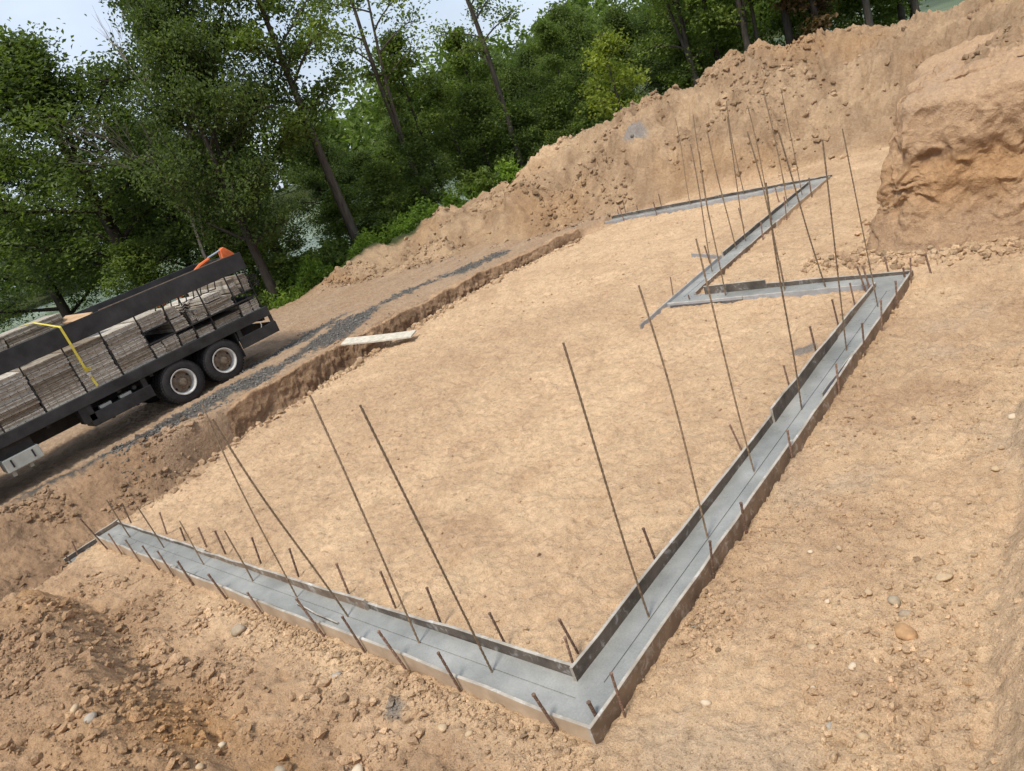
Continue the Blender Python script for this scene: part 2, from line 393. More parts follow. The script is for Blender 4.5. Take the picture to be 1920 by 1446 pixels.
# wet concrete
M_conc, nt_, b_ = mat('wet_concrete')
P_ = geopos(nt_); a1 = noise(nt_, 1.4, 5, .6, P_); a2 = noise(nt_, 55, 5, .65, P_); a3 = noise(nt_, 7, 5, .6, P_)
c_ = ramp(nt_, a1.outputs['Fac'], [(.32, (.18, .183, .170)), (.5, (.252, .252, .234)), (.68, (.34, .335, .308))])
s_ = ramp(nt_, a2.outputs['Fac'], [(.3, (.85, .85, .85)), (.7, (1.1, 1.1, 1.1))])
nt_.links.new(mixc(nt_, 1, c_.outputs['Color'], s_.outputs['Color'], 'MULTIPLY'), b_.inputs['Base Color'])
rr_ = ramp(nt_, a3.outputs['Fac'], [(.35, (.22,)*3), (.65, (.60,)*3)]); nt_.links.new(rr_.outputs['Color'], b_.inputs['Roughness'])
bb_ = bump(nt_, b_, a3.outputs['Fac'], .18, .02); bump(nt_, b_, a2.outputs['Fac'], .22, .004, bb_)

def form_material(name, dark, light, spatt, th=.56):
    m, nt, b = mat(name)
    P = geopos(nt)
    n1 = noise(nt, 3.5, 6, .65, P); n2 = noise(nt, 10, 7, .68, P, .8); n3 = noise(nt, 90, 3, .6, P)
    c = ramp(nt, n1.outputs['Fac'], [(.3, dark), (.7, light)])
    f = ramp(nt, n2.outputs['Fac'], [(th, (0, 0, 0)), (th+.10, (1, 1, 1))])
    f2 = ramp(nt, n1.outputs['Fac'], [(.36, (0, 0, 0)), (.6, (.85, .85, .85))])
    ff = mixc(nt, 1, f.outputs['Color'], f2.outputs['Color'], 'MULTIPLY')
    nt.links.new(mixc(nt, ff, c.outputs['Color'], spatt), b.inputs['Base Color'])
    b.inputs['Roughness'].default_value = .75
    bump(nt, b, n3.outputs['Fac'], .3, .006)
    return m
M_fdark = form_material('oiled_form_board', (.045, .036, .029), (.16, .128, .10), (.34, .33, .31), .54)
M_ftan = form_material('dusty_form_board', (.33, .24, .16), (.53, .41, .285), (.52, .48, .42), .6)
M_fbrown = form_material('brown_form_board', (.115, .080, .055), (.26, .185, .125), (.40, .37, .33), .52)
M_fgrey = form_material('grey_form_board', (.25, .25, .26), (.40, .41, .42), (.20, .19, .18))
M_fedge = form_material('plywood_edge', (.22, .185, .145), (.48, .44, .38), (.60, .60, .58))
M_stake = simple('rusty_stake_steel', (.20, .125, .088), .75, .1, .45, 30, .3, 120, .4, .35)
M_rebar = simple('rebar_steel', (.20, .14, .085), .65, .1, .4, 20, .2, 90, .5, .25)
M_black = simple('black_truck_paint', (.024, .0235, .0235), .55, 0, .7, 2.2, .1, 40, .35)
M_frame = simple('dusty_black_steel', (.030, .028, .026), .75, .1, .4, 5, .15, 60, .3)
M_tyre = simple('tyre_rubber', (.030, .028, .027), .85, 0, .3, 10, .2, 60, .25)
M_rim = simple('white_rim_paint', (.50, .485, .45), .55, 0, .25, 9, .05, 50)
M_hub = simple('dusty_hub', (.20, .15, .105), .8, .2, .35, 14, .2, 80)
M_toolbox = simple('toolbox_paint', (.40, .40, .35), .6, 0, .15, 4, .1, 40)
M_yellow = simple('yellow_webbing', (.60, .49, .07), .7, 0, .15, 20, .1, 150)
M_orange = simple('orange_paint', (.62, .13, .03), .5, 0, .2, 8, .05, 50)
M_chrome = simple('cylinder_rod', (.55, .56, .58), .25, .9, .1, 8, 0)
M_hole = simple('bolt_hole', (.02, .018, .016), .9, 0, .2, 8, 0)
M_bark = simple('bark', (.080, .068, .055), .95, 0, .4, 5, .8, 16, .1, .25, (3, 3, .6))
M_bark2 = simple('dark_bark', (.045, .037, .030), .95, 0, .35, 5, .8, 16, .1, .2, (3, 3, .6))
M_deadwood = simple('dead_twig', (.19, .165, .14), .9, 0, .2, 5, .2, 30)
M_osb = simple('plank_wood', (.52, .47, .38), .8, 0, .25, 9, .2, 70)
M_timber = simple('raw_timber', (.42, .27, .15), .8, 0, .25, 6, .2, 60)

# weathered form panels on the truck
M_panel, nt_, b_ = mat('weathered_panel')
oi_ = nt_.nodes.new('ShaderNodeObjectInfo'); P_ = geopos(nt_)
mpp = nt_.nodes.new('ShaderNodeMapping'); mpp.inputs['Scale'].default_value = (1, 1.5, 12); nt_.links.new(P_, mpp.inputs['Vector'])
a1 = noise(nt_, 3, 6, .7, mpp.outputs['Vector']); a2 = noise(nt_, 14, 5, .7, P_)
c1 = ramp(nt_, a1.outputs['Fac'], [(.25, (.19, .15, .115)), (.5, (.40, .365, .31)), (.75, (.56, .54, .49))])
c2 = ramp(nt_, oi_.outputs['Random'], [(0, (.50, .43, .36)), (.4, (.86, .82, .76)), (.7, (1.0, .98, .95)), (1, (1.28, 1.27, 1.25))])
c3 = ramp(nt_, a2.outputs['Fac'], [(.3, (.7, .68, .66)), (.6, (1.1, 1.1, 1.1))])
q_ = mixc(nt_, 1, c1.outputs['Color'], c2.outputs['Color'], 'MULTIPLY')
nt_.links.new(mixc(nt_, 1, q_, c3.outputs['Color'], 'MULTIPLY'), b_.inputs['Base Color']); b_.inputs['Roughness'].default_value = .9
bump(nt_, b_, a2.outputs['Fac'], .3, .01)

def leaf_material(name, dark, mid, light, transl=.5):
    m, nt, b = mat(name)
    nt.nodes.remove(b)
    a = nt.nodes.new('ShaderNodeAttribute'); a.attribute_name = 'tint'
    sep = nt.nodes.new('ShaderNodeSeparateColor'); nt.links.new(a.outputs['Color'], sep.inputs['Color'])
    r = ramp(nt, sep.outputs['Red'], [(0, dark), (.5, mid), (1, light)])
    oi = nt.nodes.new('ShaderNodeObjectInfo')
    rr = ramp(nt, oi.outputs['Random'], [(0, (.82, .85, .8)), (1, (1.15, 1.12, 1.0))])
    c = mixc(nt, 1, r.outputs['Color'], rr.outputs['Color'], 'MULTIPLY')
    p = nt.nodes.new('ShaderNodeBsdfPrincipled'); p.inputs['Roughness'].default_value = .55; p.inputs['Specular IOR Level'].default_value = .35
    t = nt.nodes.new('ShaderNodeBsdfTranslucent')
    ct = mixc(nt, 1, c, (1.25, 1.35, .55), 'MULTIPLY')
    nt.links.new(c, p.inputs['Base Color']); nt.links.new(ct, t.inputs['Color'])
    ms = nt.nodes.new('ShaderNodeMixShader'); ms.inputs[0].default_value = transl
    nt.links.new(p.outputs[0], ms.inputs[1]); nt.links.new(t.outputs[0], ms.inputs[2])
    nt.links.new(ms.outputs[0], nt.nodes['Material Output'].inputs['Surface'])
    return m
LEAF_DARK = leaf_material('leaf_dark', (.046, .068, .024), (.098, .138, .042), (.17, .22, .068))
LEAF_MID = leaf_material('leaf_mid', (.074, .106, .028), (.15, .205, .05), (.24, .30, .08))
LEAF_YEL = leaf_material('leaf_yellow', (.14, .18, .03), (.30, .34, .05), (.44, .46, .09))
LEAF_RED = leaf_material('leaf_russet', (.06, .05, .022), (.14, .085, .04), (.22, .12, .06))
LEAF_BRIGHT = leaf_material('leaf_bright', (.09, .15, .025), (.19, .29, .05), (.30, .40, .08))

M_water, nt_, b_ = mat('pond_water')
b_.inputs['Base Color'].default_value = (.16, .19, .12, 1); b_.inputs['Roughness'].default_value = .18
P_ = geopos(nt_); a1 = noise(nt_, .8, 4, .6, P_); bump(nt_, b_, a1.outputs['Fac'], .25, .05)
a2 = noise(nt_, .07, 5, .6, P_); c_ = ramp(nt_, a2.outputs['Fac'], [(.4, (.13, .17, .12)), (.65, (.30, .36, .22))]); nt_.links.new(c_.outputs['Color'], b_.inputs['Base Color'])

# ------------------------------------------------------------------ ground sheet
def geom(a, b, n):   # n points from a (exclusive) out to b, growing steps
    t = np.linspace(0, 1, n+1)[1:]; return a+(b-a)*t**3.2
xs = np.concatenate([geom(-24, -420, 34)[::-1], np.arange(-24, -12.6, .085), np.arange(-12.6, 2.8, .032), np.arange(2.8, 8, .12), geom(8, 420, 28)])
ys = np.concatenate([geom(-6, -420, 22)[::-1], np.arange(-6, -3, .07), np.arange(-3, 6, .03), np.arange(6, 11, .042), np.arange(11, 25, .065), np.arange(25, 50, .3), geom(50, 420, 24)])
X, Y = np.meshgrid(xs, ys)
Z = ground_z(X, Y)
C = soil_col(X, Y)
nx, ny = len(xs), len(ys)
idx = np.arange(nx*ny).reshape(ny, nx)
F = np.stack([idx[:-1, :-1], idx[:-1, 1:], idx[1:, 1:], idx[1:, :-1]], -1).reshape(-1, 4)
g = obj('ground', mesh_np('ground', np.stack([X, Y, Z], -1).reshape(-1, 3), F, M_soil, C.reshape(-1, 3), True))
tag(g, kind='structure')

# ------------------------------------------------------------------ cut faces (own meshes, so the earth has real relief on the steep sides)
def bank(name, path, colf, nu, nv, amp, seed, lip=.08, flare=.35, rise=0.0):
    """path: list of (x, y, nx, ny, zbase, ztop, lean, back). face leans back by `lean`, then runs `back` over the top"""
    path = np.array(path, float)
    d = np.r_[0, np.cumsum(np.hypot(np.diff(path[:, 0]), np.diff(path[:, 1])))]
    u = np.linspace(0, d[-1], nu); A = np.stack([np.interp(u, d, path[:, i]) for i in range(8)], -1)
    v = np.linspace(0, 1, nv)
    U, Vv = np.meshgrid(u, v)
    A = A[None]
    nrm = A[..., 2:4]/np.linalg.norm(A[..., 2:4], axis=-1, keepdims=True)
    H = A[..., 5]-A[..., 4]
    face0 = np.clip(v/0.72, 0, 1); top0 = np.clip((v-0.72)/0.28, 0, 1)
    kern = np.hanning(max(5, int(nv*lip)*2+1)); kern /= kern.sum(); kp = len(kern)//2
    sm = lambda a_: np.convolve(np.pad(a_, kp, mode='edge'), kern, mode='valid')
    dive = np.where(v > .9, ((v-.9)/.1)**2, 0)
    face = sm(face0)[:, None]+0*U; top = sm(top0)[:, None]+0*U; dive = dive[:, None]
    talus = np.exp(-face*5)*flare*H.clip(0, 1.2)
    off = -A[..., 6]*face - A[..., 7]*top + talus
    z = A[..., 4]+H*face+rise*top-.22*dive
    S = U; T = face*H
    dis = amp*(0.80*fbm(S*1.0, T*.9, 4, seed, .55)+0.12*(ridge(S*1.9, T*1.3, 4, seed+5)-.45)+0.20*(scarp(S*1.2, T*1.2, 4, seed+7, 2.5, .6)-.5)+0.34*fbm(S*7, T*6, 4, seed+9, .75)*np.clip(.45+1.3*fbm(S*.8, T*1.2, 2, seed+13), .12, 1.1))
    ledge = T-(.70*H+.10*fbm(S*.9, S*0, 3, seed+2))
    strata = amp*0.30*(ss(-.35, .02, ledge)*ss(.45, .02, ledge)-ss(-.55, -.12, ledge)*ss(.05, -.12, ledge)*.7)*(.5+fbm(S*1.3, S*0+4, 3, seed+3))
    dis = (dis+strata)*(0.35+0.65*np.sin(np.pi*np.clip(face, 0.08, .95)))*(1-.35*top)
    z = z + amp*.35*fbm(S*3, Vv*4, 4, seed+20)*np.clip(face*3, 0, 1)
    z = z + rise*2.2*top*(fbm(S*2.2, off*2.2, 5, seed+21, .62)*.35+(scarp(S*.8, off*.8, 4, seed+22)-.5)*.35)
    Xc = A[..., 0]+nrm[..., 0]*(off+dis); Yc = A[..., 1]+nrm[..., 1]*(off+dis)
    c = colf(S, T, face, Xc, Yc)
    id_ = np.arange(nu*nv).reshape(nv, nu)
    F = np.stack([id_[:-1, :-1], id_[:-1, 1:], id_[1:, 1:], id_[1:, :-1]], -1).reshape(-1, 4)
    o = obj(name, mesh_np(name, np.stack([Xc, Yc, z+0*Xc], -1).reshape(-1, 3), F, M_soil, c.reshape(-1, 3), True))
    return tag(o, kind='structure')
def col_cut(S, T, face, X, Y):
    n1 = fbm(S*.8, T*1.6, 4, 201)[..., None]; n2 = fbm(S*3.5, T*5, 4, 202)[..., None]
    c = lerp(TAN, BROWN*1.05, np.clip(.25+n2+.6*n1, 0, 1))
    c = lerp(c, PALE, np.clip(n2*1.1-.1, 0, 1)*.5)
    c = lerp(c, ORANGE*1.02, np.clip(np.exp(-((T-1.2)/.42)**2)[..., None]*(.6+1.5*n1), 0, 1)*.65)
    c = lerp(c, np.array([.17, .095, .05]), np.clip(np.exp(-((T-1.55-.12*n1[..., 0])/.13)**2)[..., None]*(.3+1.5*n2), 0, 1)*.55)  # shade beneath the overhanging ledge, painted into the colour as a dark band
    c = lerp(c, BROWN, np.clip(np.exp(-(T/.5)**2)[..., None]*(.6+n1), 0, 1)*.7)
    return c*(1+.12*n2)
def col_west(S, T, face, X, Y):
    n1 = fbm(S*.8, T*2, 4, 211)[..., None]; n2 = fbm(S*4, T*6, 4, 212)[..., None]
    c = lerp(BROWN, DARK, np.clip(.45+n1, 0, 1)); c = lerp(c, TAN, np.clip(n2*1.2, 0, 1)*.5)
    return lerp(c, TAN, (face > .97)[..., None]*.5)*(1+.12*n2)
cutp = []
for (x, y, a, b, zt) in [(-1.7, 16.5, -1, 0, 2.2), (-1.35, 14, -1, -.05, 2.2), (-1.0, 12.2, -1, -.1, 2.2), (-.86, 11.1, -1, -.3, 2.22), (-.80, 10.62, -.9, -.6, 2.28), (-.62, 10.36, -.55, -.9, 2.32), (-.3, 10.25, -.1, -1, 2.33), (.5, 10.28, 0, -1, 2.28), (1.5, 10.25, .0, -1, 2.35), (3, 10.15, 0, -1, 2.45), (6, 10.0, 0, -1, 2.6), (12, 9.5, 0, -1, 2.8)]:
    cutp.append((x, y, a, b, -.2, zt-.12, .40, 2.3))
bank('cut_bank', cutp, col_cut, 620, 190, .36, 301, .09, .45, .22)
wp = []
for y in np.arange(3.0, 15.4, .3):
    xw = float(xwall(np.array(y))); zt = float(zbank(np.array(y)))
    s = float(ss(2.5, .5, np.array(y)))
    tp = float(ss(3.9, 3.0, np.array(y)))
    wp.append((xw-.04-.3*tp, y, 1, .02, -.85, zt+.015-.45*tp, .10+s*1.2, .35))
bank('trench_bank', wp, col_west, 620, 60, .20, 331, .03, .30, 0.0)

# pond and its far bank
pm = MB(); pm.add([(-420, -60, -1.2), (-30, -60, -1.2), (-30, 30, -1.2), (60, 36, -1.2), (120, 420, -1.2), (-420, 420, -1.2)], [(0, 1, 2, 3, 4, 5)])
tag(pm.build('pond', M_water), kind='structure')

# ------------------------------------------------------------------ concrete footing
def footing_piece(mb, x0, x1, y0, y1, along, groove=None, g0=None, g1=None, zt=0.0, zb=-.25, gw=.007):
    """solid with a finger-wide key line struck into its top"""
    mb.box(x0, x1, y0, y1, zb, zt-.010)
    if groove is None:
        mb.box(x0, x1, y0, y1, zt-.010, zt); return
    if along == 'x':
        mb.box(x0, x1, y0, groove-gw, zt-.010, zt); mb.box(x0, x1, groove+gw, y1, zt-.010, zt)
        for a, b in ((x0, g0), (g1, x1)):
            if b-a > .005: mb.box(a, b, groove-gw, groove+gw, zt-.010, zt)
    else:
        mb.box(x0, groove-gw, y0, y1, zt-.010, zt); mb.box(groove+gw, x1, y0, y1, zt-.010, zt)
        for a, b in ((y0, g0), (g1, y1)):
            if b-a > .005: mb.box(groove-gw, groove+gw, a, b, zt-.010, zt)
mb = MB()
footing_piece(mb, -10.17, 0.0, 0.0, .36, 'x', .185, -9.7, -.28)
footing_piece(mb, -.36, 0.0, .36, 8.45, 'y', -.15, .4, 8.2)
footing_piece(mb, -3.57, 0.0, 8.45, 8.81, 'x', None)
footing_piece(mb, -3.93, -3.57, 8.45, 15.88, 'y', -3.74, 8.75, 9.6)
footing_piece(mb, -10.02, -3.57, 15.88, 16.24, 'x', None)
tag(mb.build('concrete_footing', M_conc), 'freshly poured grey concrete footing zigzagging round the sand pad', 'footing')
mb = MB()
mb.box(-10.98, -10.66, -.42, 12.5, -.62, -.34)
tag(mb.build('concrete_footing', M_conc), 'lower wet concrete footing at foot of the left dirt bank', 'footing')

# ------------------------------------------------------------------ form boards
brng = random.Random(5)
def board(p0, p1, zt0, zt1, zb, th, side, face, edge, label, nm='form_board', cat='form board', n=None, wob=.009):
    """board from p0 to p1 (plan), thickness th to `side` (+1 left of travel / -1 right)"""
    a = Vector((p0[0], p0[1], 0)); b = Vector((p1[0], p1[1], 0)); d = (b-a); Ln = d.length; d.normalize()
    nrm = Vector((-d.y, d.x, 0))*side
    n = n or max(4, int(Ln/.35))
    V = []; F = []; MI = []
    for i in range(n+1):
        t = i/n; q = a+d*(Ln*t)+nrm*(brng.uniform(-wob, wob)*(0 if i in (0, n) else 1))
        zt = zt0+(zt1-zt0)*t+brng.uniform(-.006, .006)
        zbb = zb
        for (o, z) in ((0, zbb), (0, zt-.004), (.004, zt), (th-.004, zt), (th, zt-.004), (th, zbb)):
            V.append(q+nrm*o+Vector((0, 0, z)))
    k = 6
    for i in range(n):
        for j in range(k):
            F.append((i*k+j, i*k+(j+1) % k, (i+1)*k+(j+1) % k, (i+1)*k+j)); MI.append(1 if j in (1, 2, 3) else 0)
    F.append(tuple(range(k))); MI.append(1); F.append(tuple(n*k+j for j in range(k-1, -1, -1))); MI.append(1)
    m = MB(); m.add(V, F); m.m = MI
    o = m.build(nm, [face, edge], loc=(a.x, a.y, zb))
    return tag(o, label, cat, 'form boards around the footing')
T = .03
# front run, outer side (faces the camera)
board((-10.2, -.001), (-7.05, -.001), .035, .04, -.32, T, -1, M_ftan, M_fedge, 'sand dusted outer form board at the far left of front footing')
board((-7.13, -.033), (-3.55, -.033), .05, .045, -.32, T, -1, M_ftan, M_fedge, 'middle outer form board of the front footing, lapped at both ends')
board((-3.62, -.001), (.03, -.001), .042, .035, -.32, T, -1, M_ftan, M_fedge, 'outer form board of front footing that ends at the near corner')
board((-4.12, .10), (-3.28, .055), .03, .022, -.02, .016, 1, M_fdark, M_fedge, 'short scrap strip lying in wet concrete by front outer form', 'scrap_strip', 'board')
# front run, inner side
board((-10.17, .36), (-6.9, .36), .055, .05, -.2, T, 1, M_fdark, M_fedge, 'inner form board of front footing at the far left end')
board((-7.15, .33), (-3.1, .33), .055, .125, -.02, T, 1, M_fbrown, M_fedge, 'long brown inner form board standing proud along middle of front footing')
board((-3.3, .362), (-.40, .362), .065, .125, -.2, T, 1, M_fdark, M_fedge, 'dark stained inner form board of front footing next to inside corner')
board((-10.2, -.03), (-10.2, .40), .06, .075, -.3, T, 1, M_fbrown, M_fedge, 'short brown end board closing the left end of front footing')
# right run, outer
board((.001, -.045), (.001, 3.95), .05, .05, -.3, T, -1, M_fbrown, M_fedge, 'brown outer form board of right footing starting at near corner')
board((.034, 3.82), (.012, 8.86), .055, .05, -.3, T, -1, M_fbrown, M_fedge, 'brown outer form board along far half of the right footing')
board((-.02, 5.0), (.0, 6.05), .05, .05, -.05, .012, -1, M_fgrey, M_fedge, 'thin grey splinter strip along top of right outer form', 'scrap_strip', 'board')
# right run, inner
board((-.362, .33), (-.362, 4.45), .145, .09, -.2, T, 1, M_fdark, M_fedge, 'dark stained inner form board of right footing rising from inside corner')
board((-.335, 4.38), (-.345, 6.6), .185, .13, -.03, T, 1, M_fdark, M_fedge, 'dark inner form board with broken near end, right footing')
board((-.362, 6.45), (-.362, 8.45), .12, .06, -.2, T, 1, M_fbrown, M_fedge, 'inner form board at far end of the right footing')
# short cross run
board((-3.93, 8.449), (-.36, 8.449), .03, .04, -.22, T, -1, M_fgrey, M_fedge, 'grey form board on near side of the short cross footing')
board((-3.85, 8.405), (-2.45, 8.405), .045, .05, .0, T, -1, M_fgrey, M_fedge, 'loose grey strip lapped against near form of cross footing')
board((-3.32, 8.77), (-2.2, 8.80), .16, .15, -.05, T, 1, M_fdark, M_fedge, 'short black stained form board standing tall in cross footing')
board((-2.3, 8.812), (.04, 8.812), .085, .05, -.22, T, 1, M_fdark, M_fedge, 'dark form board along far side of cross footing')
# middle run
board((-3.90, 7.45), (-3.932, 10.75), .05, .07, -.25, T, 1, M_fgrey, M_fedge, 'grey form board jutting past the cross footing into the sand')
board((-3.932, 10.9), (-3.932, 15.88), .09, .07, -.2, T, 1, M_fdark, M_fedge, 'dark inner form board along far half of the middle footing')
board((-4.85, 11.27), (-3.97, 10.83), .05, .05, -.1, .035, 1, M_fgrey, M_fedge, 'stub of grey board sticking sideways from the middle footing')
board((-3.569, 8.85), (-3.569, 12.9), .04, .05, -.22, T, -1, M_fbrown, M_fedge, 'brown outer form board on near half of the middle footing')
board((-3.535, 12.7), (-3.569, 16.24), .06, .03, -.22, T, -1, M_ftan, M_fedge, 'tan outer form board on far half of the middle footing')
# far run
board((-10.05, 15.879), (-7.1, 15.879), .035, .04, -.2, T, -1, M_fgrey, M_fedge, 'near form board of far footing at its left end')
board((-7.3, 15.845), (-3.95, 15.845), .06, .06, -.2, T, -1, M_fgrey, M_fedge, 'near form board of far footing towards its right end')
board((-10.05, 16.241), (-6.5, 16.241), .09, .08, -.2, T, 1, M_fdark, M_fedge, 'back form board of far footing at its left end')
board((-6.6, 16.275), (-3.5, 16.275), .08, .04, -.2, T, 1, M_fdark, M_fedge, 'back form board of far footing towards its right end')
# low footing by the bank
board((-10.99, -.45), (-10.99, 1.2), -.26, -.26, -.6, T, 1, M_fdark, M_fedge, 'dark form board of the low footing against the bank')
board((-10.65, .62), (-10.60, 1.35), -.20, -.20, -.6, T, -1, M_fdark, M_fedge, 'end of dark form board poking out behind front footing')

# ------------------------------------------------------------------ steel stakes
STAKES = {
 'oa': [(-9.66,-.075,-9.68,-.17,.56), (-9.09,-.06,-9.09,-.07,.30), (-8.38,-.06,-8.39,-.07,.30), (-7.69,-.06,-7.70,-.08,.32), (-7.08,-.085,-7.09,-.10,.36), (-6.50,-.085,-6.51,-.10,.30), (-5.57,-.085,-5.59,-.12,.30), (-4.69,-.085,-4.71,-.11,.22), (-3.45,-.06,-3.48,-.12,.44), (-2.75,-.05,-2.78,-.08,.36), (-2.10,-.06,-2.14,-.12,.40), (-1.37,-.06,-1.39,-.09,.36), (-.31,-.06,-.35,-.11,.31)],
 'ob': [(.10,.25,.11,.26,.32), (.05,1.87,.09,1.91,.26), (.07,2.54,.09,2.55,.22), (.06,3.78,.07,3.80,.26), (.08,5.25,.10,5.27,.29), (.09,6.22,.12,6.24,.36), (.10,6.93,.15,6.95,.36), (.08,7.77,.11,7.77,.30), (.06,8.59,.10,8.61,.32)],
 'ia': [(-9.89,.46,-9.88,.50,.37), (-8.51,.47,-8.49,.55,.34), (-7.82,.46,-7.80,.50,.20), (-7.12,.47,-7.11,.51,.30), (-6.52,.46,-6.51,.49,.35), (-5.58,.47,-5.55,.53,.37), (-4.69,.47,-4.66,.53,.36), (-3.63,.46,-3.62,.49,.38), (-2.83,.48,-2.82,.50,.43), (-2.11,.46,-2.10,.48,.41), (-1.24,.46,-1.26,.44,.36), (-.54,.61,-.58,.57,.36), (-.51,.47,-.50,.49,.27)],
 'ib': [(-.50,1.85,-.52,1.84,.35), (-.47,3.79,-.53,3.75,.33), (-.47,5.21,-.49,5.21,.31), (-.46,6.14,-.48,6.14,.40), (-.44,6.97,-.46,6.96,.42), (-.43,7.67,-.45,7.67,.37)],
 'c': [(-1.98,9.0,-1.98,9.02,.38), (-.48,8.36,-.55,8.34,.37), (-.44,8.41,-.49,8.40,.35), (-.32,8.95,-.34,8.94,.27), (-.04,8.70,-.04,8.70,.15), (.31,8.76,.26,8.75,.31)],
 'dw': [(-4.04,8.87,-4.00,8.90,.36), (-4.09,10.60,-4.11,10.58,.37), (-4.28,12.75,-4.30,12.74,.48), (-4.25,14.73,-4.27,14.72,.33)],
 'de': [(-3.46,11.75,-3.42,11.76,.34), (-3.46,13.08,-3.42,13.11,.46), (-3.46,14.68,-3.44,14.68,.42)],
 'e': [(-9.31,15.75,-9.33,15.72,.44), (-8.17,15.70,-8.16,15.68,.37), (-9.88,16.36,-9.86,16.37,.22), (-9.61,16.36,-9.59,16.38,.47), (-9.20,16.36,-9.17,16.38,.22), (-8.38,16.38,-8.37,16.40,.42)],
}
ORD = ['first', 'second', 'third', 'fourth', 'fifth', 'sixth', 'seventh', 'eighth', 'ninth', 'tenth', 'eleventh', 'twelfth', 'thirteenth']
LAB = {'oa': '%s rusty steel stake from the left along outer face of front form', 'ob': '%s steel stake from the near corner along outer face of right form',
       'ia': '%s steel stake from the left in sand behind the front footing', 'ib': '%s steel stake from near corner in sand inside the right footing',
       'c': '%s steel stake from the left around the short cross footing', 'dw': '%s stake from near end on sand side of the middle footing',
       'de': '%s stake from near end on cut bank side of middle footing', 'e': '%s thin stake from the left along the far footing'}
# unit stake: notched steel bar with point and mushroomed head, 1 m long, shared by all
def unit_stake():
    m = MB(); r = .0125
    prof = [(-.0, .002), (.05, r)]
    z = .12
    while z < .95: prof += [(z, r), (z+.006, r*.72), (z+.016, r*.72), (z+.022, r)]; z += .11
    prof += [(.975, r), (.985, r*1.3), (1.0, r*1.15)]
    m.tube([(0, 0, a) for a, b in prof], [b for a, b in prof], 8)
    o = m.build('stake_source', M_stake, smooth=False); me = o.data; bpy.data.objects.remove(o); return me
ME_STAKE = unit_stake()
def rod(name, me, b, t, label, cat, group, length=1.0, rs=1.0):
    b = Vector(b); t = Vector(t); d = t-b
    o = obj(name, me); o.location = b
    q = Vector((0, 0, 1)).rotation_difference(d.normalized())
    o.rotation_mode = 'QUATERNION'; o.rotation_quaternion = q @ Matrix.Rotation(brng.uniform(0, 6.28), 3, 'Z').to_quaternion()
    o.scale = (rs, rs, d.length/length)
    return tag(o, label, cat, group)
for k, lst in STAKES.items():
    if k in ('e', 'c'): lst = sorted(lst)
    for i, (x, y, tx, ty, tz) in enumerate(lst):
        t = Vector((tx, ty, tz)); b0 = Vector((x, y, -.12)); d = (b0-t).normalized(); b = t+d*((t-b0).length+.22)
        rod('form_stake', ME_STAKE, b, t, LAB[k] % ORD[i], 'stake', 'steel stakes pinning the forms', rs=brng.uniform(.9, 1.1)*(1 if k in ('oa', 'ob', 'ia', 'ib') else 1.1))
rod('form_stake', ME_STAKE, (-.02, .12, -.2), (-.05, .10, .14), 'orange rusty stake stub inside the near corner of the forms', 'stake', 'steel stakes pinning the forms', rs=1.2)
rod('form_stake', ME_STAKE, (-10.92, -.28, -.55), (-10.90, -.22, -.04), 'upright stake in the low footing beside its form', 'stake', 'steel stakes pinning the forms')
rod('form_stake', ME_STAKE, (-10.44, -.43, -.6), (-10.47, -.48, -.08), 'leaning stake at near end of the low footing', 'stake', 'steel stakes pinning the forms')
rod('loose_stake', ME_STAKE, (-10.45, -.30, -.29), (-9.55, -.42, -.30), 'loose steel stake lying flat on sand by the low footing', 'stake', 'steel stakes pinning the forms')
rod('form_stake', ME_STAKE, (-3.55, 8.60, -.1), (-3.55, 8.60, .09), 'reddish stake stub in concrete where cross and middle footings meet', 'stake', 'steel stakes pinning the forms')

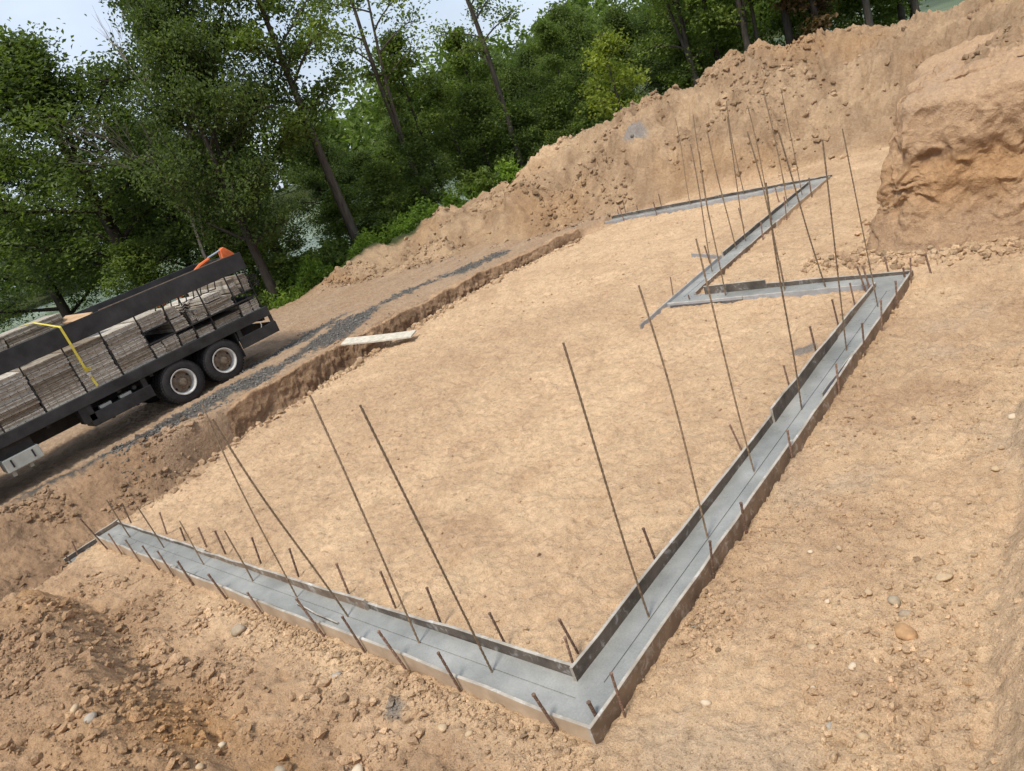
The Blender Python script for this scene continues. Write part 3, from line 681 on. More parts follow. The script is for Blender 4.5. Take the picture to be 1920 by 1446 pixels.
# ------------------------------------------------------------------ vertical reinforcing bars
def unit_rebar(Ln=2.5, bow=0.0, kink=0.0):
    m = MB(); r = .0078; pts = []; rad = []
    bx = lambda z: bow*math.sin(math.pi*z/Ln)+kink*math.sin(2*math.pi*z/Ln)
    z = 0; k = 0
    while z < Ln:
        pts += [(bx(z), 0, z), (bx(z+.012), 0, z+.012)]; rad += [r, r*1.28] if k % 2 == 0 else [r*1.28, r]; z += .024; k += 1
    pts.append((0, 0, Ln)); rad.append(r)
    m.tube(pts, rad, 6)
    o = m.build('rebar_source', M_rebar); me = o.data; bpy.data.objects.remove(o); return me
ME_BARS = [unit_rebar(2.5, .012, .004), unit_rebar(2.5, .028, -.006), unit_rebar(2.5, -.018, .010), unit_rebar(2.5, .005, -.014)]
BARS = [
 ('short bar %s from the left in the front footing', [(-9.26,.21,-9.26,.19,.72), (-8.0,.22,-8.0,.20,.73), (-6.63,.20,-6.63,.20,.70), (-5.31,.20,-5.31,.20,.75)]),
 ('tall rebar %s from the left in the front footing', [(-4.28,.20,-4.26,.26,2.46), (-3.28,.19,-3.38,-.06,2.48), (-2.12,.18,-2.09,.23,2.58), (-1.14,.15,-1.19,.07,2.59)]),
 ('tall rebar %s from the near corner in right footing', [(-.17,1.15,-.14,1.17,2.51), (-.17,2.26,-.15,2.28,2.50), (-.17,3.38,-.17,3.38,2.51), (-.15,4.69,-.03,4.74,2.60), (-.12,6.23,.03,6.29,2.63), (-.12,7.62,-.18,7.61,2.48)]),
 ('tall rebar %s from the left in the cross footing', [(-2.86,8.62,-2.75,8.68,2.47), (-1.82,8.62,-1.86,8.60,2.60), (-1.15,8.60,-1.36,8.51,2.49)]),
 ('tall rebar %s from near end of the middle footing', [(-3.76,10.0,-3.62,10.08,2.42), (-3.84,11.30,-3.86,11.28,2.40), (-3.82,11.75,-3.66,11.83,2.52), (-3.78,13.09,-3.78,13.09,2.48), (-3.78,14.04,-3.80,14.04,2.46), (-3.76,14.90,-3.76,14.90,2.46)]),
 ('tall rebar %s from the left in the far footing', [(-7.29,16.08,-7.15,16.16,2.34), (-6.80,16.08,-6.63,16.16,2.31), (-5.70,16.08,-5.64,16.11,2.40), (-4.60,16.08,-4.64,16.06,2.42)]),
]
for lab, lst in BARS:
    for i, (x, y, tx, ty, tz) in enumerate(lst):
        t = Vector((tx, ty, tz)); b0 = Vector((x, y, 0)); d = (b0-t).normalized()
        # slight bow is left out: bars are straight, set by eye
        rod('rebar', ME_BARS[0 if tz < 1 else brng.randrange(4)], b0+d*.18, t, 'brown steel '+lab % ORD[i], 'rebar', 'upright rebars set in the footing', 2.5, brng.uniform(.95, 1.08)*(1.25 if y > 8 else 1.05))

# plank bridging the trench
m = MB()
a = Vector((-11.86, 6.92, .35)); d = Vector((1.62, .78, -.25)); s = Vector((-.16, .34, .02)).normalized()*.19
zt = Vector((0, 0, .035))
V = []
for i in range(9):
    q = a+d*(i/8)+Vector((0, 0, .012*math.sin(i/8*math.pi)*-1))
    V += [q-s, q+s, q+s+zt, q-s+zt]
Fq = [(0, 1, 2, 3), (35, 34, 33, 32)]
for i in range(8):
    for j in range(4): Fq.append((i*4+j, (i+1)*4+j, (i+1)*4+(j+1) % 4, i*4+(j+1) % 4))
m.add(V, Fq)
tag(m.build('plank', M_osb, loc=tuple(a)), 'pale wooden plank bridging the dirt trench beside the gravel strip', 'plank')

# ------------------------------------------------------------------ flatbed truck (heading -y), seen from its side
TX1, TX0, TZ = -13.6, -16.05, .46
TR = empty('flatbed_truck', (-14.8, 3.0, TZ), 'long black stake bed truck parked on the dirt road, loaded with form panels', 'truck')
m = MB(); m.box(TX1-.10, TX1, -1.6, 6.42, 1.43, 1.665); m.build('side_beam', M_black, TR, .008)
m = MB(); m.box(TX0, TX0+.10, -1.6, 6.42, 1.43, 1.665); m.build('side_beam', M_black, TR, .008)
m = MB(); m.box(TX0+.102, TX1-.102, -1.6, 6.40, 1.50, 1.60); m.build('bed_floor', M_frame, TR)
for yy in np.arange(-1.3, 6.4, .75):
    m = MB(); m.box(TX0+.11, TX1-.11, yy, yy+.08, 1.36, 1.498); m.build('cross_member', M_frame, TR)
for xx in (-15.3, -14.5):
    m = MB(); m.box(xx, xx+.1, -3.6, 6.2, 1.05, 1.355); m.build('frame_rail', M_frame, TR)
# upper rails
m = MB(); m.box(TX1-.05, TX1, -1.6, 6.38, 2.68, 3.075); m.build('upper_rail', M_black, TR, .006)
m = MB(); m.box(TX0, TX0+.05, -1.6, 6.38, 2.68, 3.075); m.build('upper_rail', M_black, TR, .006)
m = MB(); m.box(TX0+.052, TX1-.052, 6.33, 6.38, 2.70, 3.06); m.build('rear_rail', M_black, TR, .006)
m = MB(); m.box(TX1-.045, TX1-.005, 2.9, 6.0, 3.077, 3.092); m.build('rail_cap', M_hub, TR)
for yy in (-1.55, .30, 1.10, 1.93, 2.72, 3.50, 4.15, 4.57, 5.04, 5.78, 6.10, 6.33):
    zt_ = 2.68
    m = MB(); m.box(TX1-.12, TX1-.09, yy-.012, yy+.012, 1.665, zt_); m.build('rack_post', M_frame, TR)
for yy in (-1.55, 1.10, 2.72, 4.2, 5.8, 6.33):
    m = MB(); m.box(TX0+.03, TX0+.06, yy-.018, yy+.018, 1.665, 2.68); m.build('rack_post', M_frame, TR)
m = MB(); m.box(TX0+.06, TX1-.062, 3.52, 6.34, 1.985, 2.015); m.build('rack_shelf', M_frame, TR)
m = MB(); m.box(TX0+.06, TX1-.062, 3.52, 4.13, 2.27, 2.295); m.build('rack_shelf', M_frame, TR)
m = MB(); m.box(TX0+.06, TX1-.062, 5.76, 6.34, 2.165, 2.19); m.build('rack_shelf', M_frame, TR)
# rear step frame
m = MB(); m.box(TX1-.06, TX1, 5.40, 6.46, .98, 1.25); m.build('rear_step', M_black, TR, .006)
m = MB(); m.box(TX0, TX1-.062, 6.38, 6.46, .99, 1.24); m.build('rear_bumper', M_black, TR, .006)
m = MB(); m.box(TX1-.05, TX1-.01, 5.42, 5.52, 1.25, 1.43); m.box(TX1-.05, TX1-.01, 6.35, 6.43, 1.25, 1.43); m.build('step_bracket', M_frame, TR)
m = MB(); m.tube([(TX1-.02, 6.05, 1.24), (TX1+.02, 6.07, 1.32), (TX1+.01, 6.05, 1.40)], .012, 6); m.build('grab_hook', M_rim, TR)
# mud flaps
m = MB(); m.box(TX1-.62, TX1-.02, 5.36, 5.375, .80, 1.43); m.build('mud_flap', M_tyre, TR)
m = MB(); m.box(TX0+.02, TX0+.62, 5.36, 5.375, .80, 1.43); m.build('mud_flap', M_tyre, TR)
# side skirt box ahead of the wheels
m = MB(); m.box(TX1-.50, TX1-.02, 1.72, 3.10, .97, 1.24); m.build('skirt_box', M_black, TR, .008)
m = MB(); m.box(TX1-.30, TX1-.02, 1.58, 1.84, 1.10, 1.43); m.build('skirt_bracket', M_frame, TR)
m = MB(); m.box(TX1-.2, TX1-.03, 2.95, 3.06, 1.24, 1.43); m.build('skirt_bracket', M_frame, TR)
for q in (2.0, 2.45): 
    m = MB(); m.box(TX1-.22, TX1-.10, q, q+.25, 1.241, 1.30); m.build('tray_item', M_toolbox, TR)
m = MB(); m.tube([(TX1-.25, 2.78, 1.33), (TX1-.05, 2.78, 1.33)], .045, 12); m.build('roller', M_frame, TR)
for q in (2.15, 2.7): 
    m = MB(); m.box(TX1-.3, TX1-.2, q, q+.06, .92, .972); m.build('bracket_foot', M_frame, TR)
# tool box
m = MB(); m.box(TX1-.45, TX1-.03, -.02, .66, .93, 1.20); tb = m.build('tool_box', M_toolbox, TR, .012)
for q in (.10, .50):
    m = MB(); m.box(TX1-.031, TX1-.018, q, q+.03, 1.0, 1.16); m.build('latch', M_frame, tb)
m = MB(); m.box(TX1-.4, TX1-.1, .0, .62, 1.2, 1.43); m.build('box_hanger', M_frame, TR)
m = MB(); m.box(TX1-.36, TX1-.2, .05, .12, .80, .93); m.box(TX1-.36, TX1-.2, .38, .45, .82, .93); m.build('box_foot', M_toolbox, TR)
# fuel tank and cab (ahead of the picture edge)
m = MB(); m.tube([(TX1-.34, -1.5, .98), (TX1-.34, -.30, .98)], .30, 20); m.build('fuel_tank', M_toolbox, TR, smooth=False)
m = MB()
cabp = [(-1.75, 1.0), (-1.75, 3.0), (-3.05, 3.0), (-3.45, 2.2), (-4.9, 2.0), (-5.05, 1.0)]
V = [(x, y, z) for x in (TX0+.08, TX1-.08) for (y, z) in cabp]; k = len(cabp)
m.add(V, [tuple(range(k)), tuple(range(2*k-1, k-1, -1))]+[(i, (i+1) % k, k+(i+1) % k, k+i) for i in range(k)])
cab = m.build('cab', M_rim, TR, .03)
m = MB(); m.box(TX1-.079, TX1-.070, -2.95, -1.95, 2.1, 2.8); m.build('side_window', M_hole, cab)
m = MB(); m.box(TX1-.40, TX1-.05, -4.75, -3.45, 1.10, 1.18); m.build('fender', M_rim, TR)

def wheel(cy, x_out, dirn, name='wheel', dual=True):
    """tyre outside face at x_out, dirn +1 faces +x"""
    cz = TZ+.495; w = .27
    e = bpy.data.objects.new(name, None); COL.objects.link(e); e.location = Vector((x_out, cy, cz))-Vector(TR.location); e.parent = TR; e.empty_display_size = .1
    def bp(mb, nm, mt, smooth=False):
        me = bpy.data.meshes.new(nm); me.from_pydata([tuple(Vector(v)) for v in mb.v], [], mb.f); me.materials.append(mt)
        bm = bmesh.new(); bm.from_mesh(me); bmesh.ops.recalc_face_normals(bm, faces=bm.faces); bm.to_mesh(me); bm.free()
        if smooth: me.polygons.foreach_set('use_smooth', np.ones(len(me.polygons), dtype=bool))
        return obj(nm, me, e)
    for j in range(2 if dual else 1):
        o = -j*.33*dirn
        m = MB(); m.lathe_x([(o-dirn*.03, .29), (o-.005*dirn, .31), (o, .345), (o-.0*dirn, .40), (o-.012*dirn, .45), (o-.04*dirn, .485), (o-(w/2)*dirn, .492), (o-(w-.04)*dirn, .485), (o-(w-.01)*dirn, .44), (o-w*dirn, .36), (o-(w-.02)*dirn, .29)], 0, 0, 0, 40)
        bp(m, 'tyre', M_tyre, True)
        m = MB()                                          # tread blocks
        nb = 44
        for i in range(nb):
            for row in range(3):
                a = 2*math.pi*(i+.5*(row % 2))/nb; da = 2*math.pi/nb*.33
                xa = o-dirn*(.022+row*.079); xb_ = xa-dirn*.066
                V = []
                for rr_ in (.478, .503 if row == 1 else .497):
                    for aa in (a-da, a+da):
                        for xx in (xa, xb_): V.append((xx, rr_*math.cos(aa), rr_*math.sin(aa)))
                m.add(V, [(0, 1, 3, 2), (4, 6, 7, 5), (0, 4, 5, 1), (2, 3, 7, 6), (0, 2, 6, 4), (1, 5, 7, 3)])
        bp(m, 'tread', M_tyre)
    m = MB(); m.lathe_x([(.006*dirn, .298), (.012*dirn, .285), (-.01*dirn, .262), (-.10*dirn, .245), (-.135*dirn, .238)], 0, 0, 0, 40); bp(m, 'rim', M_rim, True)
    m = MB()
    m.lathe_x([(-.135*dirn, .24), (-.12*dirn, .20), (-.085*dirn, .16), (-.085*dirn, .10), (-.02*dirn, .085), (-.012*dirn, .06), (-.010*dirn, .0)], 0, 0, 0, 32); bp(m, 'hub', M_hub, True)
    for i in range(10):
        a = 2*math.pi*i/10; m = MB(); m.tube([(-.09*dirn, .132*math.cos(a), .132*math.sin(a)), (-.055*dirn, .132*math.cos(a), .132*math.sin(a))], .015, 6); bp(m, 'wheel_nut', M_hub)
    for i in range(4):
        a = 2*math.pi*i/4+.5; m = MB(); m.tube([(-.126*dirn, .203*math.cos(a), .203*math.sin(a)), (-.108*dirn, .203*math.cos(a), .203*math.sin(a))], .027, 10); bp(m, 'hand_hole', M_hole)
for cy in (3.76, 4.84):
    wheel(cy, TX1+.0, 1); wheel(cy, TX0-.0, -1)
    m = MB(); m.tube([(TX0+.3, cy, TZ+.495), (TX1-.3, cy, TZ+.495)], .09, 12); m.build('axle', M_frame, TR)
wheel(-4.1, TX1-.02, 1, dual=False); wheel(-4.1, TX0+.02, -1, dual=False)
m = MB(); m.box(TX1-.9, TX1-.3, 3.3, 5.3, 1.0, 1.05); m.build('suspension_beam', M_frame, TR)

# orange folding crane arm lying behind the near rail
cr_ = empty('crane_arm', (-14.1, 5.6, 2.9), 'orange hydraulic boom tip with steel ram above rear of truck rail', 'crane arm')
m = MB(); m.tube([(-14.0, 5.1, 2.93), (-13.95, 5.5, 3.11), (-13.9, 5.76, 3.18)], [.035, .048, .035], 8); m.build('boom', M_orange, cr_)
m = MB(); m.tube([(-13.9, 5.72, 3.20), (-13.86, 6.12, 3.27)], .025, 10); m.build('ram', M_chrome, cr_)
m = MB(); m.add([(-13.95, 6.02, 3.02), (-13.95, 6.36, 3.05), (-13.95, 6.30, 3.14), (-13.95, 6.15, 3.31), (-13.95, 6.05, 3.27), (-13.80, 6.02, 3.02), (-13.80, 6.36, 3.05), (-13.80, 6.30, 3.14), (-13.80, 6.15, 3.31), (-13.80, 6.05, 3.27)],
      [(0, 1, 2, 3, 4), (9, 8, 7, 6, 5)]+[(i, (i+1) % 5, 5+(i+1) % 5, 5+i) for i in range(5)]); m.build('boom_bracket', M_orange, cr_, .01)

# form panels stacked on the bed
def panel_mesh(w, d, th):
    """edge-on form panel: rails top and bottom, web set back, bolt holes"""
    m = MB(); lip = th*.30; rec = .030
    m.box(-d, 0, 0, w, 0, lip); m.box(-d, 0, 0, w, th-lip, th-.009); m.box(-d, -rec, .0, w, lip, th-lip)
    nh = max(2, int(w/.14))
    for i in range(nh):
        y = (i+.5)*w/nh
        for z in (lip*.5, th-lip*.55):
            m.add([(.0015, y-.007, z-.007), (.0015, y+.007, z-.007), (.0015, y+.007, z+.007), (.0015, y-.007, z+.007)], [(0, 1, 2, 3)], 1)
    o = m.build('panel_source', [M_panel, M_hole]); me = o.data; bpy.data.objects.remove(o); return me
prand = random.Random(11)
_pm = {}
def stack(y0, y1, z0, n, th, label, depth=2.2, x=TX1-.065):
    w = round(y1-y0, 3); key = (w, depth, th)
    if key not in _pm: _pm[key] = panel_mesh(w, depth, th)
    for i in range(n):
        o = obj('concrete_form', _pm[key]); o.location = (x-prand.uniform(0, .06), y0+prand.uniform(-.014, .014), z0+i*th)
        o.rotation_euler = (prand.uniform(-.003, .003), 0, prand.uniform(-.004, .004))
        tag(o, ('lowest' if i == 0 else 'topmost' if i == n-1 else ORD[i]+' from bottom')+' form '+label, 'concrete form', 'weathered forms stacked on the truck')
FP = 'in '
stack(-1.45, -.58, 1.667, 8, .116, FP+'the tall stack nearest the cab')
stack(-.54, .28, 1.667, 8, .116, FP+'the tall stack above the tool box')
stack(.32, 1.08, 1.667, 8, .116, FP+'the tall stack just left of the yellow strap stack')
stack(1.12, 1.91, 1.667, 8, .116, FP+'the tall stack left of the strap ratchet')
stack(1.95, 2.70, 1.667, 8, .116, FP+'the tall stack under the yellow strap')
stack(2.75, 3.48, 1.667, 8, .113, FP+'the tall stack just right of the strap')
stack(3.53, 3.77, 1.667, 3, .10, FP+'the three short ones in the first low bay')
stack(3.80, 4.13, 1.667, 4, .078, FP+'the narrow low stack in front of first wheel')
stack(4.18, 4.54, 1.667, 3, .085, FP+'the low stack above the gap between wheels')
stack(4.60, 5.0, 1.667, 2, .088, FP+'the two on the bed above the rear wheel')
stack(5.08, 5.75, 1.667, 3, .06, FP+'the thin low stack behind the rear wheel')
stack(5.82, 6.30, 1.667, 3, .092, FP+'the low stack at the tail corner')
stack(3.53, 4.10, 2.296, 3, .10, FP+'the three on the upper shelf at the front bay')
stack(4.16, 4.44, 2.31, 2, .12, FP+'the two small ones high beside the angle irons')
stack(4.17, 4.50, 2.016, 3, .09, FP+'the mid shelf stack left of the chipped blocks')
stack(4.59, 4.70, 2.016, 4, .07, FP+'the narrow chipped blocks on the mid shelf')
stack(4.74, 4.98, 2.016, 3, .08, FP+'the short chipped stack on the mid shelf')
stack(5.08, 5.72, 2.016, 3, .088, FP+'the wide clean stack on mid shelf near tail')
stack(5.12, 5.55, 2.30, 2, .07, FP+'the two narrow ones resting above the wide mid stack')
stack(5.81, 5.98, 2.191, 4, .10, FP+'the upright bundle at the upper tail shelf')
stack(6.13, 6.30, 2.191, 4, .10, FP+'the last bundle by the rear upright')
stack(.2, 1.35, 2.95, 3, .11, FP+'the pile above the rail behind yellow strap, left half', 1.2, -14.7)
stack(1.38, 2.55, 2.95, 3, .11, FP+'the pile above the rail behind yellow strap, right half', 1.2, -14.7)
for (y, z, a) in ((2.75, 3.02, .5), (.25, 3.30, -.2), (1.0, 3.29, .1)):
    m = MB(); m.box(-.4, .3, -.16, .16, 0, .04); o = m.build('wood_offcut', M_timber, loc=(0, 0, 0)); o.location = (-14.6, y, z); o.rotation_euler = (a*.5, .15, a)
    tag(o, {2.75: 'pale wooden offcut tilted against the truck rail', .25: 'wooden offcut on top of the panel pile at picture edge', 1.0: 'wooden offcut lying flat on the upper panel pile'}[y], 'wood offcut')
# angle irons nested in a W, dark rods at tail
for k, (yy, zz) in enumerate(((4.50, 2.33), (4.52, 2.39), (4.54, 2.45))):
    m = MB()
    pts = [(0, 0), (.09, .045), (.16, -.01), (.25, .05), (.31, .02)]
    V = [(x, yy+a, zz+b+h) for x in (TX1-1.2, TX1-.08) for h in (0, .018) for (a, b) in pts]
    Fq = []
    for i in range(4): Fq += [(i, i+1, 11+i, 10+i), (5+i, 15+i, 16+i, 6+i), (i, 5+i, 6+i, i+1), (10+i, 11+i, 16+i, 15+i)]
    m.add(V, Fq)
    tag(m.build('corner_form', M_panel, loc=(TX1-.6, yy, zz)), ['lowest', 'middle', 'topmost'][k]+' of three zigzag corner forms nested on the truck shelf', 'corner form')
for k in range(7):
    m = MB(); yy = 6.40+.02*(k % 3); zz = 2.20+.045*k
    m.tube([(TX1-.4, yy, zz), (TX1-.12, yy-.05, zz), (TX1-.04, yy+.02, zz+.03), (TX1-.03, yy+.09, zz), (TX1-.06, yy+.05, zz-.03)], .011, 6)
    tag(m.build('steel_hook', M_frame, loc=(TX1, yy, zz)), ['lowest', 'second from bottom', 'third from bottom', 'middle', 'third from top', 'second from top', 'topmost'][k]+' bent dark steel hook at the truck tail', 'hook', 'bent steel hooks at the tail')
for k, (yy, c, nm) in enumerate(((4.16, M_orange, 'orange'), (4.62, M_orange, 'second orange'), (3.95, M_toolbox, 'pale'))):
    m = MB(); m.tube([(TX1-.30, yy, 2.665), (TX1-.30, yy+.15, 2.665)], .03, 10); m.tube([(TX1-.30, yy+.15, 2.665), (TX1-.30, yy+.20, 2.665)], .018, 10)
    tag(m.build('handle_tube', c, loc=(TX1-.3, yy, 2.665)), nm+' tube handle lying under the upper rail of truck', 'tool')
for k in range(9):
    yy = 4.0+k*.19; m = MB(); m.tube([(TX1-.22, yy, 2.50), (TX1-.18, yy+.02, 2.62), (TX1-.2, yy+.05, 2.67)], .014, 6); m.tube([(TX1-.22, yy, 2.50), (TX1-.6, yy, 2.48)], .014, 6)
    tag(m.build('clamp', M_frame, loc=(TX1-.2, yy, 2.5)), ORD[k]+' dark steel form clamp from the left under the truck rail', 'clamp', 'form clamps under the rail')
# yellow ratchet strap
st = empty('ratchet_strap', (TX1, 2.1, 1.7), 'yellow ratchet strap pulled over the rail and down the panel stack', 'strap')
m = MB(); w_ = .03
def band(mb, pts, w, th=.006):
    V = []
    for q in pts:
        q = Vector(q)
        V += [q+Vector((0, -w, 0)), q+Vector((0, w, 0)), q+Vector((th, w, th)), q+Vector((th, -w, th))]
    n = len(pts); Fq = [(0, 1, 2, 3), (4*n-1, 4*n-2, 4*n-3, 4*n-4)]
    for i in range(n-1):
        for j in range(4): Fq.append((i*4+j, (i+1)*4+j, (i+1)*4+(j+1) % 4, i*4+(j+1) % 4))
    mb.add(V, Fq)
band(m, [(-15.6, 1.95, 3.28), (-14.68, 1.98, 3.285), (TX1-.02, 2.075, 3.080), (TX1+.008, 2.08, 3.06), (TX1+.012, 2.09, 2.68), (TX1-.03, 2.11, 2.05)], .023); m.build('webbing', M_yellow, st)
m = MB(); band(m, [(TX1-.03, 2.13, 1.95), (TX1-.03, 2.15, 1.70)], .022); m.build('strap_tail', M_yellow, st)
m = MB(); m.box(TX1-.055, TX1+.015, 2.085, 2.145, 1.94, 2.03); m.tube([(TX1, 2.07, 2.0), (TX1, 2.16, 2.0)], .018, 8); m.build('ratchet', M_chrome, st)
m = MB()
for k in range(5): m.tube([(TX1+.0, 2.08+.02*k, 2.10), (TX1+.04, 2.06+.03*k, 2.17-.01*k), (TX1+.02, 2.11+.02*k, 2.06)], .010, 6)
m.build('strap_knot', M_yellow, st)

# ------------------------------------------------------------------ stones one can pick out
def stone_mesh(seed, ax, ay, az, mt, sub=2, rough=.22):
    bm = bmesh.new(); bmesh.ops.create_icosphere(bm, subdivisions=sub, radius=1)
    r_ = random.Random(seed); ox = r_.uniform(0, 50)
    P = np.array([v.co[:] for v in bm.verts])
    n = fbm(P[:, 0]*1.3+ox+P[:, 2], P[:, 1]*1.3+P[:, 2]*.7, 3, seed)
    for v, k in zip(bm.verts, n): v.co = v.co*(1+rough*k*1.6)
    # a few facets
    for _ in range(9):
        d = Vector((r_.gauss(0, 1), r_.gauss(0, 1), r_.gauss(0, 1))).normalized(); h = r_.uniform(.62, .85)
        for v in bm.verts:
            t = v.co.dot(d)
            if t > h: v.co -= d*(t-h)*.85
    for v in bm.verts: v.co = Vector((v.co.x*ax, v.co.y*ay, v.co.z*az))
    me = bpy.data.meshes.new('stone'); bm.to_mesh(me); bm.free(); me.materials.append(mt)
    me.polygons.foreach_set('use_smooth', np.ones(len(me.polygons), dtype=bool)); me.update()
    return me
MS = {'tan': simple('tan_stone', (.46, .34, .21), .9, 0, .2, 12, .4, 40), 'white': simple('pale_stone', (.56, .45, .32), .85, 0, .15, 10, .3, 50),
      'grey': simple('grey_stone', (.36, .31, .25), .85, 0, .25, 10, .3, 50), 'clay': simple('grey_clay', (.34, .27, .19), .95, 0, .3, 10, .8, 30), 'clod': simple('clay_clod', (.40, .24, .12), .95, 0, .3, 12, .9, 30)}
STONES = [
 (1.11, 1.32, .055, .042, .038, 'tan', 'rounded tan stone just left of the whitest stone on right'), (1.41, 1.25, .05, .04, .032, 'white', 'pale cream stone lying in middle of the right foreground'),
 (.60, .58, .052, .038, .034, 'white', 'whitish oval stone to the right of the near form corner'), (1.24, .95, .025, .022, .02, 'white', 'small white pebble above a few smaller ones'),
 (-2.81, -.38, .085, .05, .03, 'grey', 'flat grey stone standing in the dirt before front form'), (-1.62, -1.05, .10, .08, .06, 'white', 'big pale rounded rock cut by the bottom picture edge'),
 (-4.05, -2.02, .09, .07, .06, 'grey', 'grey rock near bottom left on the dirt mound'), (-4.25, -2.05, .07, .05, .05, 'tan', 'tan rock next to the grey one on the mound'),
 (-4.7, -.40, .13, .10, .09, 'clay', 'lump of grey clay sitting before the front form'), (1.64, 1.69, .12, .085, .055, 'clod', 'large orange brown clod among crumbs on the right'),
 (.17, 1.30, .075, .045, .02, 'grey', 'half buried oval stone beside the right outer form'), (1.86, 3.83, .05, .04, .035, 'tan', 'tan stone near the right picture edge'),
 (1.05, 1.83, .032, .026, .024, 'white', 'cream pebble upper left of the crumbled clods'), (1.64, .70, .055, .045, .03, 'tan', 'tan stone at the bottom right edge of the sand'),
 (1.43, .70, .04, .03, .02, 'grey', 'grey pebble by the bottom edge, right of the corner'), (.72, 2.40, .03, .025, .02, 'white', 'small white pebble farther along the right form'),
 (.95, 2.46, .04, .03, .028, 'tan', 'small tan pebble beside a footprint on the right'), (1.77, 2.30, .09, .06, .03, 'tan', 'broad flat stone half sunk at upper right foreground'),
 (1.50, 1.98, .075, .06, .045, 'clay', 'greyish clod behind the large orange clod'), (1.60, 1.88, .06, .05, .045, 'clay', 'smaller greyish clod touching the orange clod'),
 (1.30, 2.02, .045, .04, .032, 'tan', 'tan crumb left of the greyish clods'), (1.85, 4.80, .06, .05, .04, 'white', 'pale stone at the far right edge of the sand'),
 (-1.23, -.42, .06, .05, .04, 'tan', 'brown rounded stone under the front form near corner'), (-1.0, -.36, .05, .04, .035, 'tan', 'smaller brown stone right under the front form'),
 (-2.3, -1.35, .11, .09, .08, 'clay', 'knobbly clay lump at the bottom, left of the pale rock'), (-3.2, -1.42, .05, .045, .04, 'white', 'white pebble on the orange part of the mound'),
 (-2.9, -1.7, .06, .05, .05, 'tan', 'tan cobble low on the orange mound'), (-2.5, -1.75, .07, .055, .05, 'tan', 'tan cobble just right of another on the mound'),
]
for i, (x, y, a, b, c, k, lab) in enumerate(STONES):
    z = float(ground_z(np.array([x]), np.array([y]))[0])
    o = obj('stone', stone_mesh(500+i, a*.82, b*.82, c*.75, MS[k])); o.location = (x, y, z+c*.28); o.rotation_euler = (0, 0, i*1.7)
    tag(o, lab, 'clod' if 'cl' in k else 'stone', 'loose stones on the dirt')

# ------------------------------------------------------------------ clods and crumbs: too many to count
ICO = None
def ico():
    bm = bmesh.new(); bmesh.ops.create_icosphere(bm, subdivisions=1, radius=1)
    V = np.array([v.co[:] for v in bm.verts]); F = np.array([[v.index for v in f.verts] for f in bm.faces]); bm.free(); return V, F
IV, IF = ico()
OV = np.array([(1, 0, 0), (-1, 0, 0), (0, 1, 0), (0, -1, 0), (0, 0, 1), (0, 0, -1)], float); OF = np.array([(0, 2, 4), (2, 1, 4), (1, 3, 4), (3, 0, 4), (2, 0, 5), (1, 2, 5), (3, 1, 5), (0, 3, 5)])
def scatter_clods(name, x, y, s, colf, label, z=None, squash=.7, sink=.25, mats=None, cat='clods', tiny=False):
    IV_, IF_ = (OV, OF) if tiny else (IV, IF)
    n = len(x)
    if z is None: z = ground_z(x, y)
    k = len(IV_)
    rad = 1+rng.normal(0, .22, (n, k)).clip(-.5, .5)
    sc = s[:, None]*np.stack([rng.uniform(.7, 1.3, n), rng.uniform(.7, 1.3, n), rng.uniform(.5, 1.0, n)*squash/.7], -1)
    a = rng.uniform(0, 6.28, n)
    V = IV_[None]*rad[..., None]*sc[:, None]
    # tilt then spin
    b = rng.normal(0, .5, n)
    y1 = V[..., 1]*np.cos(b)[:, None]-V[..., 2]*np.sin(b)[:, None]; z1 = V[..., 1]*np.sin(b)[:, None]+V[..., 2]*np.cos(b)[:, None]
    x1 = V[..., 0]; V = np.stack([x1*np.cos(a)[:, None]-y1*np.sin(a)[:, None], x1*np.sin(a)[:, None]+y1*np.cos(a)[:, None], z1], -1)
    V = V+np.stack([x, y, z+s*(1-2*sink)*.6], -1)[:, None]
    F = (IF_[None]+(np.arange(n)*k)[:, None, None]).reshape(-1, 3)
    c = colf(x, y); c = c*(1+rng.normal(0, .16, (n, 1)))
    col = np.repeat(c, k, 0).clip(.01, 1)
    o = obj(name, mesh_np(name, V.reshape(-1, 3), F, mats or M_soil, col, False))
    return tag(o, label, cat, kind='stuff')
def dens(n, x0, x1, y0, y1, f):
    x = rng.uniform(x0, x1, n); y = rng.uniform(y0, y1, n); k = rng.random(n) < f(x, y); return x[k], y[k]
def logs(n, lo, hi, p=2.2): return lo*(hi/lo)**(rng.random(n)**p)
def clump(x, y, sc, seed, th=.0): return np.clip((fbm(x*sc, y*sc, 4, seed)-th)*3+.25, .04, 1)
# front foreground: trough and mound
x, y = dens(13000, -9.5, .9, -3.2, -.07, lambda x, y: clump(x, y, 1.6, 401)*ss(.0, -.4, y+.1*fbm(x*2, y*2, 2, 3))*np.clip(1.15-.08*np.abs(x+2), .3, 1))
scatter_clods('dirt_clods', x, y, logs(len(x), .007, .055, 2.6), lambda x, y: soil_col(x, y)*1.0, 'loose brown clods and pebbles over the mound and trough in front')
x, y = dens(4200, -7.5, -.8, -2.6, -.9, lambda x, y: clump(x, y, 1.8, 421, .05))
scatter_clods('mound_clods', x, y, logs(len(x), .015, .065, 2.2), lambda x, y: soil_col(x, y)*1.08, 'rough brown clods crowding the near mound')
x, y = dens(3500, -13.2, -10.6, -1.2, 3.2, lambda x, y: clump(x, y, 1.2, 423))
scatter_clods('slope_clods', x, y, logs(len(x), .012, .08, 2.8), lambda x, y: soil_col(x, y)*1.0, 'clods on the slope below the parked truck')
x, y = dens(60000, -8.5, 1.0, -3.0, -.06, lambda x, y: clump(x, y, 1.2, 411)*ss(.05, -.45, y)*np.clip(1.2-.10*np.abs(x+1.8), .2, 1)*.9)
